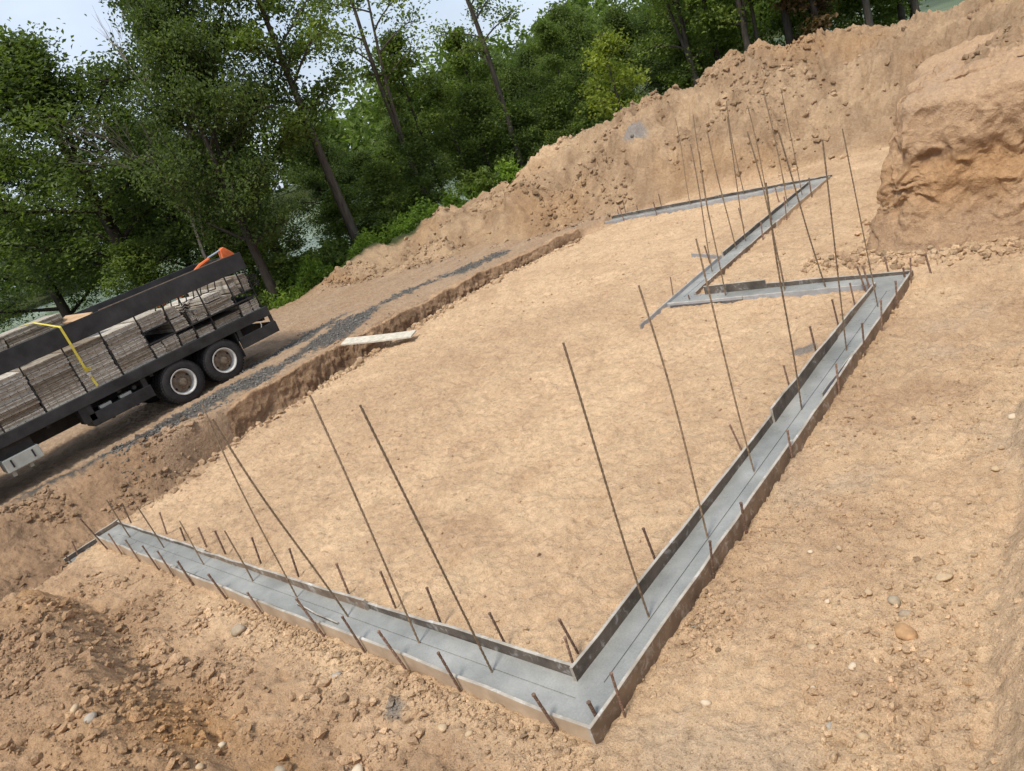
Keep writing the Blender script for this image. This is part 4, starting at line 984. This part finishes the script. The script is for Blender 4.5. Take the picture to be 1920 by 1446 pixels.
scatter_clods('dirt_grit', x, y, logs(len(x), .004, .016, 1.6), lambda x, y: soil_col(x, y)*1.02, 'fine grit and crumbs over the dirt in front', tiny=True)
x, y = dens(42000, .05, 2.9, -.5, 6.5, lambda x, y: clump(x, y, 1.3, 412)*np.clip(1.2-y*.15, .12, 1)*.8)
scatter_clods('dirt_grit', x, y, logs(len(x), .003, .012, 1.6), lambda x, y: soil_col(x, y), 'fine grit over the sand right of the footing', tiny=True)
# dirt packed along outer forms
x = rng.uniform(-5.5, .1, 1500); y = -.09-np.abs(rng.normal(0, .10, 1500))
scatter_clods('dirt_crumbs', x, y, logs(1500, .006, .035, 2), lambda x, y: soil_col(x, y)*.85, 'crumbs of dirt packed along the front form')
# right foreground
x, y = dens(9000, .06, 3.2, -.5, 9.6, lambda x, y: clump(x, y, 1.1, 402, .05)*np.clip(1.4-y*.13, .15, 1))
xc = np.r_[rng.normal(1.7, .30, 1500), rng.normal(.25, .12, 500), rng.normal(1.9, .25, 500)]; yc = np.r_[rng.normal(1.55, .6, 1500), rng.normal(1.35, .2, 500), rng.normal(.6, .3, 500)]
kk = (xc > .08); x = np.r_[x, xc[kk]]; y = np.r_[y, yc[kk]]
scatter_clods('dirt_crumbs', x, y, logs(len(x), .004, .032, 2.6), lambda x, y: soil_col(x, y)*.97, 'scattered crumbs and pebbles on the sand right of the footing')
# sand pad
x, y = dens(7000, -11, -.45, .5, 15.6, lambda x, y: clump(x, y, .8, 403, .1)*.8)
scatter_clods('sand_crumbs', x, y, logs(len(x), .005, .028, 2.6), lambda x, y: soil_col(x, y)*.93, 'small crumbs scattered over the sand pad')
# spoil heap and berm
x, y = dens(26000, -20, 1.5, 11.5, 24, lambda x, y: ((y > yfoot(x)-.3) & ~((x > -1.6) & (y < 18)))*clump(x, y, .7, 404)*1.0)
scatter_clods('spoil_clods', x, y, logs(len(x), .015, .11, 3.2), lambda x, y: soil_col(x, y)*1.0, 'clods and stones strewn over the spoil heap')
# foot of the west rim, spilled lumps, and top of cut
y = np.r_[rng.uniform(.8, 14.5, 1300), rng.normal(6.6, .7, 600), rng.normal(8.9, .5, 300)]; x = xb(y)+rng.normal(0, .20, len(y))-.02
scatter_clods('rim_clods', x, y, logs(len(x), .012, .085, 2.4), lambda x, y: soil_col(x, y)*.85+0*BROWN, 'crumbled lumps spilled along the trench rim')
x, y = dens(1500, -1.6, 6, 9.3, 17, lambda x, y: np.where(y > 10.9, .8, .7*ss(9.3, 10.0, y)))
xc = rng.uniform(-1.9, 4.5, 1600); yc = 9.78-.12*xc*(xc < 0)+rng.normal(0, .22, 1600)-.1*np.abs(rng.normal(0, 1, 1600)); x = np.r_[x, xc]; y = np.r_[y, yc]
scatter_clods('bank_clods', x, y, logs(len(x), .012, .085, 2.4), lambda x, y: soil_col(x, y)*.88, 'clods along the foot and top of the cut bank')
# gravel on the road
x, y = dens(24000, -15, -12.0, .4, 14, lambda x, y: np.clip((.25-soil_col(x, y).mean(-1))*9, .002, .75)*ss(1.0, 1.6, y)*(x < xwall(y)-.3))
M_grav = simple('gravel_stone', (.165, .155, .138), .85, 0, .35, 30, .2, 60)
scatter_clods('road_gravel', x, y, logs(len(x), .009, .028, 1.6), lambda x, y: np.tile(GRAV*1.15, (len(x), 1)), 'dark crushed stone spread along the dirt road', sink=.1, mats=M_grav, cat='gravel')

# ------------------------------------------------------------------ trees
def leaves(P, s, seed, up_bias=.5, aspect=.58):
    """one folded leaf-clump card (two triangles) per point"""
    r_ = np.random.default_rng(seed); n = len(P)
    nrm = r_.normal(0, 1, (n, 3)); nrm[:, 2] = np.abs(nrm[:, 2])+up_bias; nrm /= np.linalg.norm(nrm, axis=1, keepdims=True)
    t = r_.normal(0, 1, (n, 3)); t -= nrm*(t*nrm).sum(1, keepdims=True); t /= np.linalg.norm(t, axis=1, keepdims=True)
    b = np.cross(nrm, t)
    ln = s*r_.uniform(.6, 1.35, n)[:, None]
    a0 = P-t*ln*.5; a1 = P+b*ln*.5*aspect+nrm*ln*.12; a2 = P+t*ln*.5-nrm*ln*.08; a3 = P-b*ln*.5*aspect+nrm*ln*.12
    V = np.stack([a0, a1, a2, a3], 1).reshape(-1, 3)
    F = (np.arange(n)*4)[:, None]+np.array([[0, 1, 2, 3]])
    return V, F
def tree_meshes(seed, h, cb, rad, limbs, per, leaf, bark, lsize=.24, r0=.2, lean=(0, 0), fork=0, spread=.42, sub=6, twig=3, top=.98, shape=.75):
    r_ = np.random.default_rng(seed); m = MB(); cl = []; tone = []
    def env(z): t = np.clip((z-cb)/(h-cb), 0, 1); return rad*max(.16, math.sin(math.pi*min(1, (t**shape)*.86+.12)))
    n = 9; ph = r_.uniform(0, 6.28, 4); stems = []
    for f in range(1+fork):
        pts = []; a = r_.uniform(0, 6.28)
        for i in range(n):
            t = i/(n-1); z = h*top*t*(1-.10*f); fz = max(0, t-.30)*f
            pts.append(Vector((lean[0]*z+.10*h*.16*math.sin(t*5+ph[0])*t+fz*rad*.7*math.cos(a), lean[1]*z+.10*h*.16*math.cos(t*4+ph[1])*t+fz*rad*.7*math.sin(a), z-.5*(i == 0))))
        rr = [r0*(1.25 if i == 0 else 1)*(1-.88*(i/(n-1)))*(1-.3*f)+.012 for i in range(n)]
        m.tube(pts, rr, 8, caps=False); stems.append((pts, rr))
    def at(pts, z):
        for i in range(len(pts)-1):
            if pts[i+1].z >= z: 
                t = (z-pts[i].z)/max(1e-6, pts[i+1].z-pts[i].z); return pts[i].lerp(pts[i+1], min(1, max(0, t)))
        return pts[-1]
    for k in range(limbs):
        pts, rr = stems[k % len(stems)]
        u = (k+r_.uniform(.1, .9))/limbs; zs = cb*.92+(pts[-1].z*.97-cb*.92)*u**.9
        st_ = at(pts, zs); az = k*2.4+r_.uniform(-.5, .5)
        rl = env(min(h, zs+.25*(h-cb)*.5))*r_.uniform(.72, 1.12); rise = rl*r_.uniform(.25, .95)*(1.1-.4*(1-u))
        if zs+rise > h: rise = max(.2, h-zs)
        e = st_+Vector((math.cos(az)*rl, math.sin(az)*rl, rise)); mid = st_.lerp(e, .5)+Vector((0, 0, rl*.10))+Vector(r_.normal(0, .08*rl, 3))
        lp = []; 
        for i in range(6):
            t = i/5; lp.append((st_*(1-t)*(1-t)+mid*2*t*(1-t)+e*t*t))
        br = max(.02, r0*.42*(1-zs/h*.75)); m.tube(lp, [br*(1-.8*i/5)+.006 for i in range(6)], 5, caps=False)
        for j in range(sub):
            t = .28+.72*(j+r_.uniform(0, 1))/sub; i = min(4, int(t*5)); q = lp[i].lerp(lp[i+1], t*5-i)
            d = (e-st_).normalized()*.6+Vector(r_.normal(0, .65, 3)); d.z = d.z*.7+.15; d.normalize()
            L_ = rl*r_.uniform(.18, .42); q2 = q+d*L_
            m.tube([q, q.lerp(q2, .55)+Vector((0, 0, .04*L_)), q2], [br*.35+.004, br*.2+.004, .004], 4, caps=False)
            tn = r_.uniform(-.3, .3)
            for w in range(twig):
                cl.append(tuple(q.lerp(q2, (w+1)/twig)+Vector(r_.normal(0, .10*rad/3, 3)))); tone.append(tn+r_.uniform(-.12, .12))
    cl = np.array(cl); tone = np.array(tone)
    sg = spread*(rad/3.2)**.5
    nn = r_.poisson(per, len(cl)); P = np.repeat(cl, nn, 0); tn = np.repeat(tone, nn)
    P = P+r_.normal(0, 1, P.shape)*np.array([sg, sg, sg*.62])
    V, F = leaves(P, lsize, seed+1)
    shade = np.clip(.45+tn+r_.normal(0, .16, len(P)), 0, 1)
    col = np.repeat(np.stack([shade]*3, -1), 4, 0)
    crown = mesh_np('crown', V, F, leaf, col)
    o = m.build('trunk_source', bark, smooth=True); tm = o.data; bpy.data.objects.remove(o)
    return tm, crown
def place_tree(meshes, x, y, label, name='tree', sc=1.0, rz=0, z=None, group='trees beyond the dirt', cat='tree', sz=None):
    z = float(ground_z(np.array([x]), np.array([y]), False)[0]) if z is None else z
    e = empty(name, (x, y, z), label, cat, group); e.scale = (sc, sc, sz or sc); e.rotation_euler = (0, 0, rz)
    obj('trunk', meshes[0], e); obj('crown', meshes[1], e); return e
def polar(px_dir, D): return CAM[0]+px_dir[0]*D, CAM[1]+px_dir[1]*D
OAK = [tree_meshes(900, 13.0, 2.4, 4.1, 26, 66, LEAF_DARK, M_bark2, .175, .30, sub=7, spread=.42), tree_meshes(901, 13.5, 2.6, 3.7, 26, 62, LEAF_DARK, M_bark2, .175, .27, sub=7, fork=1, spread=.42)]
TALL = [tree_meshes(910, 14.0, 4.6, 2.7, 18, 44, LEAF_MID, M_bark, .175, .20, spread=.34), tree_meshes(911, 13.0, 3.8, 2.5, 16, 38, LEAF_MID, M_bark, .175, .17, fork=1, spread=.34)]
SPARSE = tree_meshes(920, 13.0, 6.4, 2.4, 14, 20, LEAF_MID, M_bark, .16, .16, fork=1, sub=5, spread=.34)
THIN = tree_meshes(930, 9.0, 3.2, 1.7, 12, 34, LEAF_MID, M_bark, .17, .09, sub=5)
SMALL = tree_meshes(940, 6.0, .8, 1.9, 16, 48, LEAF_MID, M_bark, .165, .07, sub=5)
YEL = tree_meshes(950, 5.0, .9, 1.5, 12, 15, LEAF_YEL, M_bark, .17, .06, sub=5)
RED = tree_meshes(960, 9.5, .9, 1.0, 18, 26, LEAF_RED, M_bark2, .20, .16, sub=4)
def dirn(x, y):
    v = np.array([x-CAM[0], y-CAM[1]]); return v/np.linalg.norm(v)
def T_(m, x0, y0, D, label, **k):
    d = dirn(x0, y0); place_tree(m, CAM[0]+d[0]*D, CAM[1]+d[1]*D, label, **k)
# each given by its bearing point and its distance from the camera
T_(OAK[0], -21.8, 7.1, 33, 'broad dark oak with round crown at the far left', name='oak_tree', sc=1.04, sz=.91, rz=.4)
T_(OAK[0], -18.5, 10.2, 31, 'tall dense oak rising behind the middle of the truck', name='oak_tree', sc=.80, sz=1.08, rz=2.7)
T_(OAK[1], -16.0, 8.1, 28, 'dark trunked tree standing right behind the truck tail', sc=.62, sz=.78, rz=1.0)
T_(TALL[0], -17.7, 12.7, 30.5, 'tall leaning tree whose trunk foot meets the dirt right of truck', sc=.98, rz=3.1)
T_(SPARSE, -18.3, 16.8, 34, 'forked grey trunk tree with airy crown above the berm', sc=1.0, rz=.5)
T_(THIN, -18.5, 18.0, 35, 'slender pale trunk just right of the forked tree', name='slender_tree', sc=.95, rz=1.2)
T_(THIN, -18.5, 19.5, 36, 'thinnest sapling trunk at the edge of the green bank', name='slender_tree', sc=.68, rz=4.2)
T_(SPARSE, -17.5, 21.7, 37, 'lanky double stemmed tree leaning left with open top', sc=.98, rz=2.6)
T_(THIN, -19.5, 22.6, 39, 'thin trunk beside the lanky double stemmed tree', name='slender_tree', sc=.98, rz=5.0)
T_(TALL[0], -17.8, 26.5, 40, 'dark leafy tree standing where the heap top begins', sc=.66, sz=.57, rz=.2)
T_(YEL, -14.4, 25.2, 34, 'small yellow green tree on the skyline of the heap', name='young_tree', sc=.95)
T_(TALL[1], -14.0, 31.2, 39, 'dark trunk left of the twin trunks above the heap', sc=.95, rz=.9)
T_(TALL[0], -13.8, 33.5, 42, 'slim trunk between others behind the heap', sc=.9, rz=2.2)
T_(TALL[1], -11.0, 30.4, 38, 'stout brown trunk cut by top edge above the heap', sc=1.05, rz=4.0)
T_(THIN, -11.0, 31.5, 38.6, 'thin pale stem close beside the stout brown trunk', name='slender_tree', sc=1.2, rz=3.3)
T_(TALL[0], -10.2, 32.9, 38.5, 'pale leaning trunk above the middle of the heap crest', sc=1.0, rz=5.2)
T_(RED, -8.5, 31.4, 38, 'trunk wrapped in russet vine behind the heap crest', name='vine_tree', sc=1.1)
T_(TALL[1], -6.9, 32.9, 39, 'dark upright trunk near right end of the tree line', sc=1.0, rz=.3)
T_(TALL[0], -7.0, 38.1, 43, 'left one of three dark trunks at upper right', sc=.95, rz=2.9)
T_(TALL[1], -6.9, 39.1, 44.5, 'middle one of three dark trunks at upper right', sc=.92, rz=2.4)
T_(TALL[0], -6.2, 37.2, 42, 'right one of three dark trunks at upper right', sc=.98, rz=1.4)
# second row and understorey
second = [(-33.0, 8.0, 0, 11.2, 'dark oak half hidden at the left picture edge'), (-31.1, 13.2, 1, 9.4, 'back row oak seen between the two big oaks'), (-31.6, 16.2, 0, 8.0, 'back row tree behind the truck tail trunk'),
          (-29.3, 20.2, 1, 6.4, 'back row tree left of the forked grey trunk'), (-28.8, 23.0, 0, 4.6, 'low back row tree behind the forked grey trunk'), (-28.4, 26.3, 1, 5.8, 'back row tree behind the slender pale trunk'),
          (-27.1, 30.3, 0, 7.5, 'back row tree left of the lanky double stem'), (-27.3, 33.1, 1, 6.7, 'back row tree right of the lanky double stem'), (-25.8, 35.2, 0, 7.2, 'back row tree left of the dark leafy tree'),
          (-23.3, 35.2, 1, 8.0, 'back row tree behind the dark leafy tree'), (-22.4, 39.3, 0, 7.4, 'back row tree left of the yellow green tree'), (-19.4, 40.0, 1, 7.1, 'back row tree behind the yellow green tree')]
for (a, b, k, zt, lab) in second:
    s = (zt-float(ground_z(np.array([a]), np.array([b]), False)[0]))/13.3
    place_tree(OAK[k], a, b, lab, name='oak_tree', sc=max(.55, s), sz=s, rz=a*3)
under = [(-25.2, 8.6, 4.2, 'young leafy tree below the far left oak'), (-24.0, 11.6, 3.6, 'young leafy tree behind the truck cargo'), (-22.3, 12.4, 3.6, 'young leafy tree between truck tail and leaning trunk'), (-22.6, 16.2, 3.4, 'young leafy tree right of the leaning trunk'),
         (-22.3, 18.4, 3.8, 'young leafy tree left of the forked trunk foot'), (-22.1, 20.4, 4.6, 'light green young tree behind the slender pale trunk'), (-21.8, 24.6, 5.4, 'light green young tree left of lanky double stem'),
         (-20.9, 26.7, 4.0, 'light green young tree right of lanky double stem'), (-19.7, 28.2, 4.2, 'young tree in shade left of the heap top'), (-18.6, 31.4, 4.6, 'young tree left of the yellow green one'),
         (-15.2, 33.0, 4.4, 'young tree right of the yellow green one'), (-15.0, 37.5, 5.6, 'young tree behind the stout brown trunk'), (-11.4, 38.0, 5.4, 'young tree right of the pale leaning trunk'), (-9.2, 39.6, 5.2, 'young tree left of the three dark trunks'), (-25.5, 22.0, 4.2, 'shaded young tree behind the forked trunk'), (-24.6, 27.0, 4.8, 'shaded young tree behind the thinnest sapling')]
for i, (a, b, zt, lab) in enumerate(under):
    s = (zt-float(ground_z(np.array([a]), np.array([b]), False)[0]))/6.1
    place_tree(SMALL, a, b, lab, name='young_tree', sc=max(.75, s), rz=i*1.3, sz=s)

# bare dead tree
def dead_tree(seed, h):
    r_ = np.random.default_rng(seed); m = MB()
    def grow(p, d, L_, r, lv):
        e = p+d*L_; m.tube([p, p.lerp(e, .5)+Vector(r_.normal(0, .03*L_, 3)), e], [r, r*.75, r*.5], 5, caps=False)
        if lv == 0: return
        for i in range(3 if lv > 2 else 4):
            t = r_.uniform(.45, 1.0); dd = (d+Vector(r_.normal(0, .24, 3))); dd.z = max(dd.z, .5); grow(p.lerp(e, t), dd.normalized(), L_*r_.uniform(.5, .75), r*.5, lv-1)
    grow(Vector((0, 0, -.3)), Vector((.03, .02, 1)).normalized(), h*.5, .09, 4)
    o = m.build('t', M_deadwood); me = o.data; bpy.data.objects.remove(o); return me
d = dirn(-21.8, 9.7); x, y = CAM[0]+d[0]*30, CAM[1]+d[1]*30
e = empty('bare_tree', (x, y, float(ground_z(np.array([x]), np.array([y]), False)[0])), 'leafless grey tree showing its twigs between the two oaks', 'tree', 'trees beyond the dirt'); obj('trunk', dead_tree(5, 11.2), e)

# shrubs on the green edge
def shrub_mesh(seed, r, h, leaf):
    r_ = np.random.default_rng(seed); m = MB(); cl = []
    for k in range(14):
        a = r_.uniform(0, 6.28); rr = r*math.sqrt(r_.random()); e = Vector((math.cos(a)*rr, math.sin(a)*rr, h*r_.uniform(.4, 1)*(1-.4*(rr/r)**2)))
        m.tube([(0, 0, -.1), tuple(e*.5+Vector((0, 0, .1))), tuple(e)], [.02, .012, .004], 4, caps=False)
        for w in (.35, .6, .8, 1.0): cl.append(tuple(e*w))
    P = np.repeat(np.array(cl), 34, 0); P = P+r_.normal(0, 1, P.shape)*np.array([.17, .17, .13])*r; P[:, 2] = np.abs(P[:, 2])
    V, F = leaves(P, .15, seed); s = np.clip(.5+r_.normal(0, .2, len(P)), 0, 1)
    o = m.build('t', M_bark); sm = o.data; bpy.data.objects.remove(o)
    return sm, mesh_np('foliage', V, F, leaf, np.repeat(np.stack([s]*3, -1), 4, 0))
SH = [shrub_mesh(70, .8, 1.0, LEAF_BRIGHT), shrub_mesh(71, .7, 1.2, LEAF_MID)]
shr = [(-20.9, 12.6, 0, 1.0, 'bright shrub at the foot of the leaning trunk'), (-21.2, 14.2, 1, 1.2, 'leafy shrub behind the berm near leaning trunk'), (-20.8, 15.6, 0, 1.1, 'bright shrub on the berm below the forked tree'), (-20.9, 16.9, 1, 1.2, 'leafy shrub under the forked tree'),
       (-20.6, 18.2, 0, 1.2, 'bright shrub below the slender pale trunk'), (-20.2, 19.6, 0, 1.0, 'bright shrub left of the raised berm lump'), (-19.6, 21.0, 1, 1.1, 'leafy shrub behind the raised berm lump'), (-18.9, 22.6, 0, 1.2, 'bright shrub where the tall heap starts'),
       (-18.4, 23.8, 1, 1.1, 'leafy shrub tucked behind the heap shoulder'), (-17.2, 25.2, 1, 1.3, 'leafy shrub in shade beyond the heap shoulder'), (-12.4, 27.6, 0, 1.3, 'round bright shrub on the heap skyline before the pond'), (-15.4, 26.4, 1, 1.1, 'leafy shrub under the yellow green tree'), (-9.6, 27.6, 1, 1.2, 'leafy shrub at the foot of the stout brown trunk')]
for i, (x, y, k, s, lab) in enumerate(shr):
    e = empty('shrub', (x, y, float(ground_z(np.array([x]), np.array([y]), False)[0])), lab, 'shrub', 'shrubs along the green edge'); e.scale = (s,)*3; e.rotation_euler = (0, 0, i)
    obj('stems', SH[k][0], e); obj('foliage', SH[k][1], e)
# bright grass on the edge of the dirt
y = rng.uniform(10.5, 26, 26000); x = np.interp(y, [10.5, 14, 18, 21, 23, 26], [-21.3, -20.6, -20.0, -19.2, -18.0, -15.5])-np.abs(rng.normal(0, .9, len(y)))+.7
kk = rng.random(len(x)) < np.clip(.55+1.6*fbm(x*.55, y*.55, 3, 86), .05, 1); x = x[kk]; y = y[kk]
V, F = leaves(np.stack([x, y, ground_z(x, y, False)+rng.random(len(x))**1.6*np.clip(.5+1.1*fbm(x*.9, y*.9, 3, 85), .08, 1.2)], -1), .16, 98, .1, .32)
s = np.clip(.55+.5*fbm(x*.8, y*.8, 3, 87)+rng.normal(0, .15, len(x)), 0, 1)
tag(obj('grass_edge', mesh_np('grass_edge', V, F, LEAF_BRIGHT, np.repeat(np.stack([s]*3, -1), 4, 0))), 'bright green weeds along the edge of the dirt', 'weeds', kind='stuff')
# low undergrowth
x = np.r_[rng.uniform(-36, -20.8, 26000), rng.uniform(-24, 2, 22000)]; y = np.r_[rng.uniform(2, 26, 26000), rng.uniform(21, 42, 22000)]
gyv = np.interp(x, [-24, -20, -17, -14, -11, 0, 10], [9, 13, 23.5, 25.5, 26.5, 26, 26])
k = (np.hypot(x+2, y) < 44) & ((x < -20.9) | (y > gyv)); x = x[k]; y = y[k]
hh = rng.random(len(x))**1.5*np.clip(.75+.9*fbm(x*.35, y*.35, 3, 88), .15, 1.4)
V, F = leaves(np.stack([x, y, ground_z(x, y, False)+hh], -1), .26, 99)
s = np.clip(.45+.5*fbm(x*.3, y*.3, 3, 89)+rng.normal(0, .15, len(x)), 0, 1)
tag(obj('undergrowth', mesh_np('undergrowth', V, F, LEAF_MID, np.repeat(np.stack([s]*3, -1), 4, 0))), 'low green undergrowth covering the forest floor', 'undergrowth', kind='stuff')
# far wood on the other bank of the pond
n = 230; Vs = []; Fs = []; Cs = []; b0 = 0
for i in range(n):
    a = R(rng.uniform(84, 184)); rr = rng.uniform(148, 205); cx, cy = -2+rr*math.cos(a), rr*math.sin(a)
    h_ = rng.uniform(11, 19)*(1+.25*(rr-148)/57); w_ = rng.uniform(4, 6.5); q = 330
    u = rng.normal(0, 1, (q, 3)); u /= np.linalg.norm(u, axis=1, keepdims=True); u *= rng.uniform(.7, 1.0, (q, 1))
    P = u*np.array([w_, w_, h_*.5])+np.array([cx, cy, h_*.5+.5]); P[:, 2] = np.maximum(P[:, 2], .5)
    V, F = leaves(P, 1.5, 2000+i); Vs.append(V); Fs.append(F+b0); b0 += len(V)
    s = np.clip(.40+rng.uniform(-.25, .25)+rng.normal(0, .15, q), 0, 1); Cs.append(np.repeat(np.stack([s]*3, -1), 4, 0))
tag(obj('far_wood', mesh_np('far_wood', np.concatenate(Vs), np.concatenate(Fs), LEAF_MID, np.concatenate(Cs))), 'distant dark wood on the far bank of the pond', 'wood', kind='stuff')
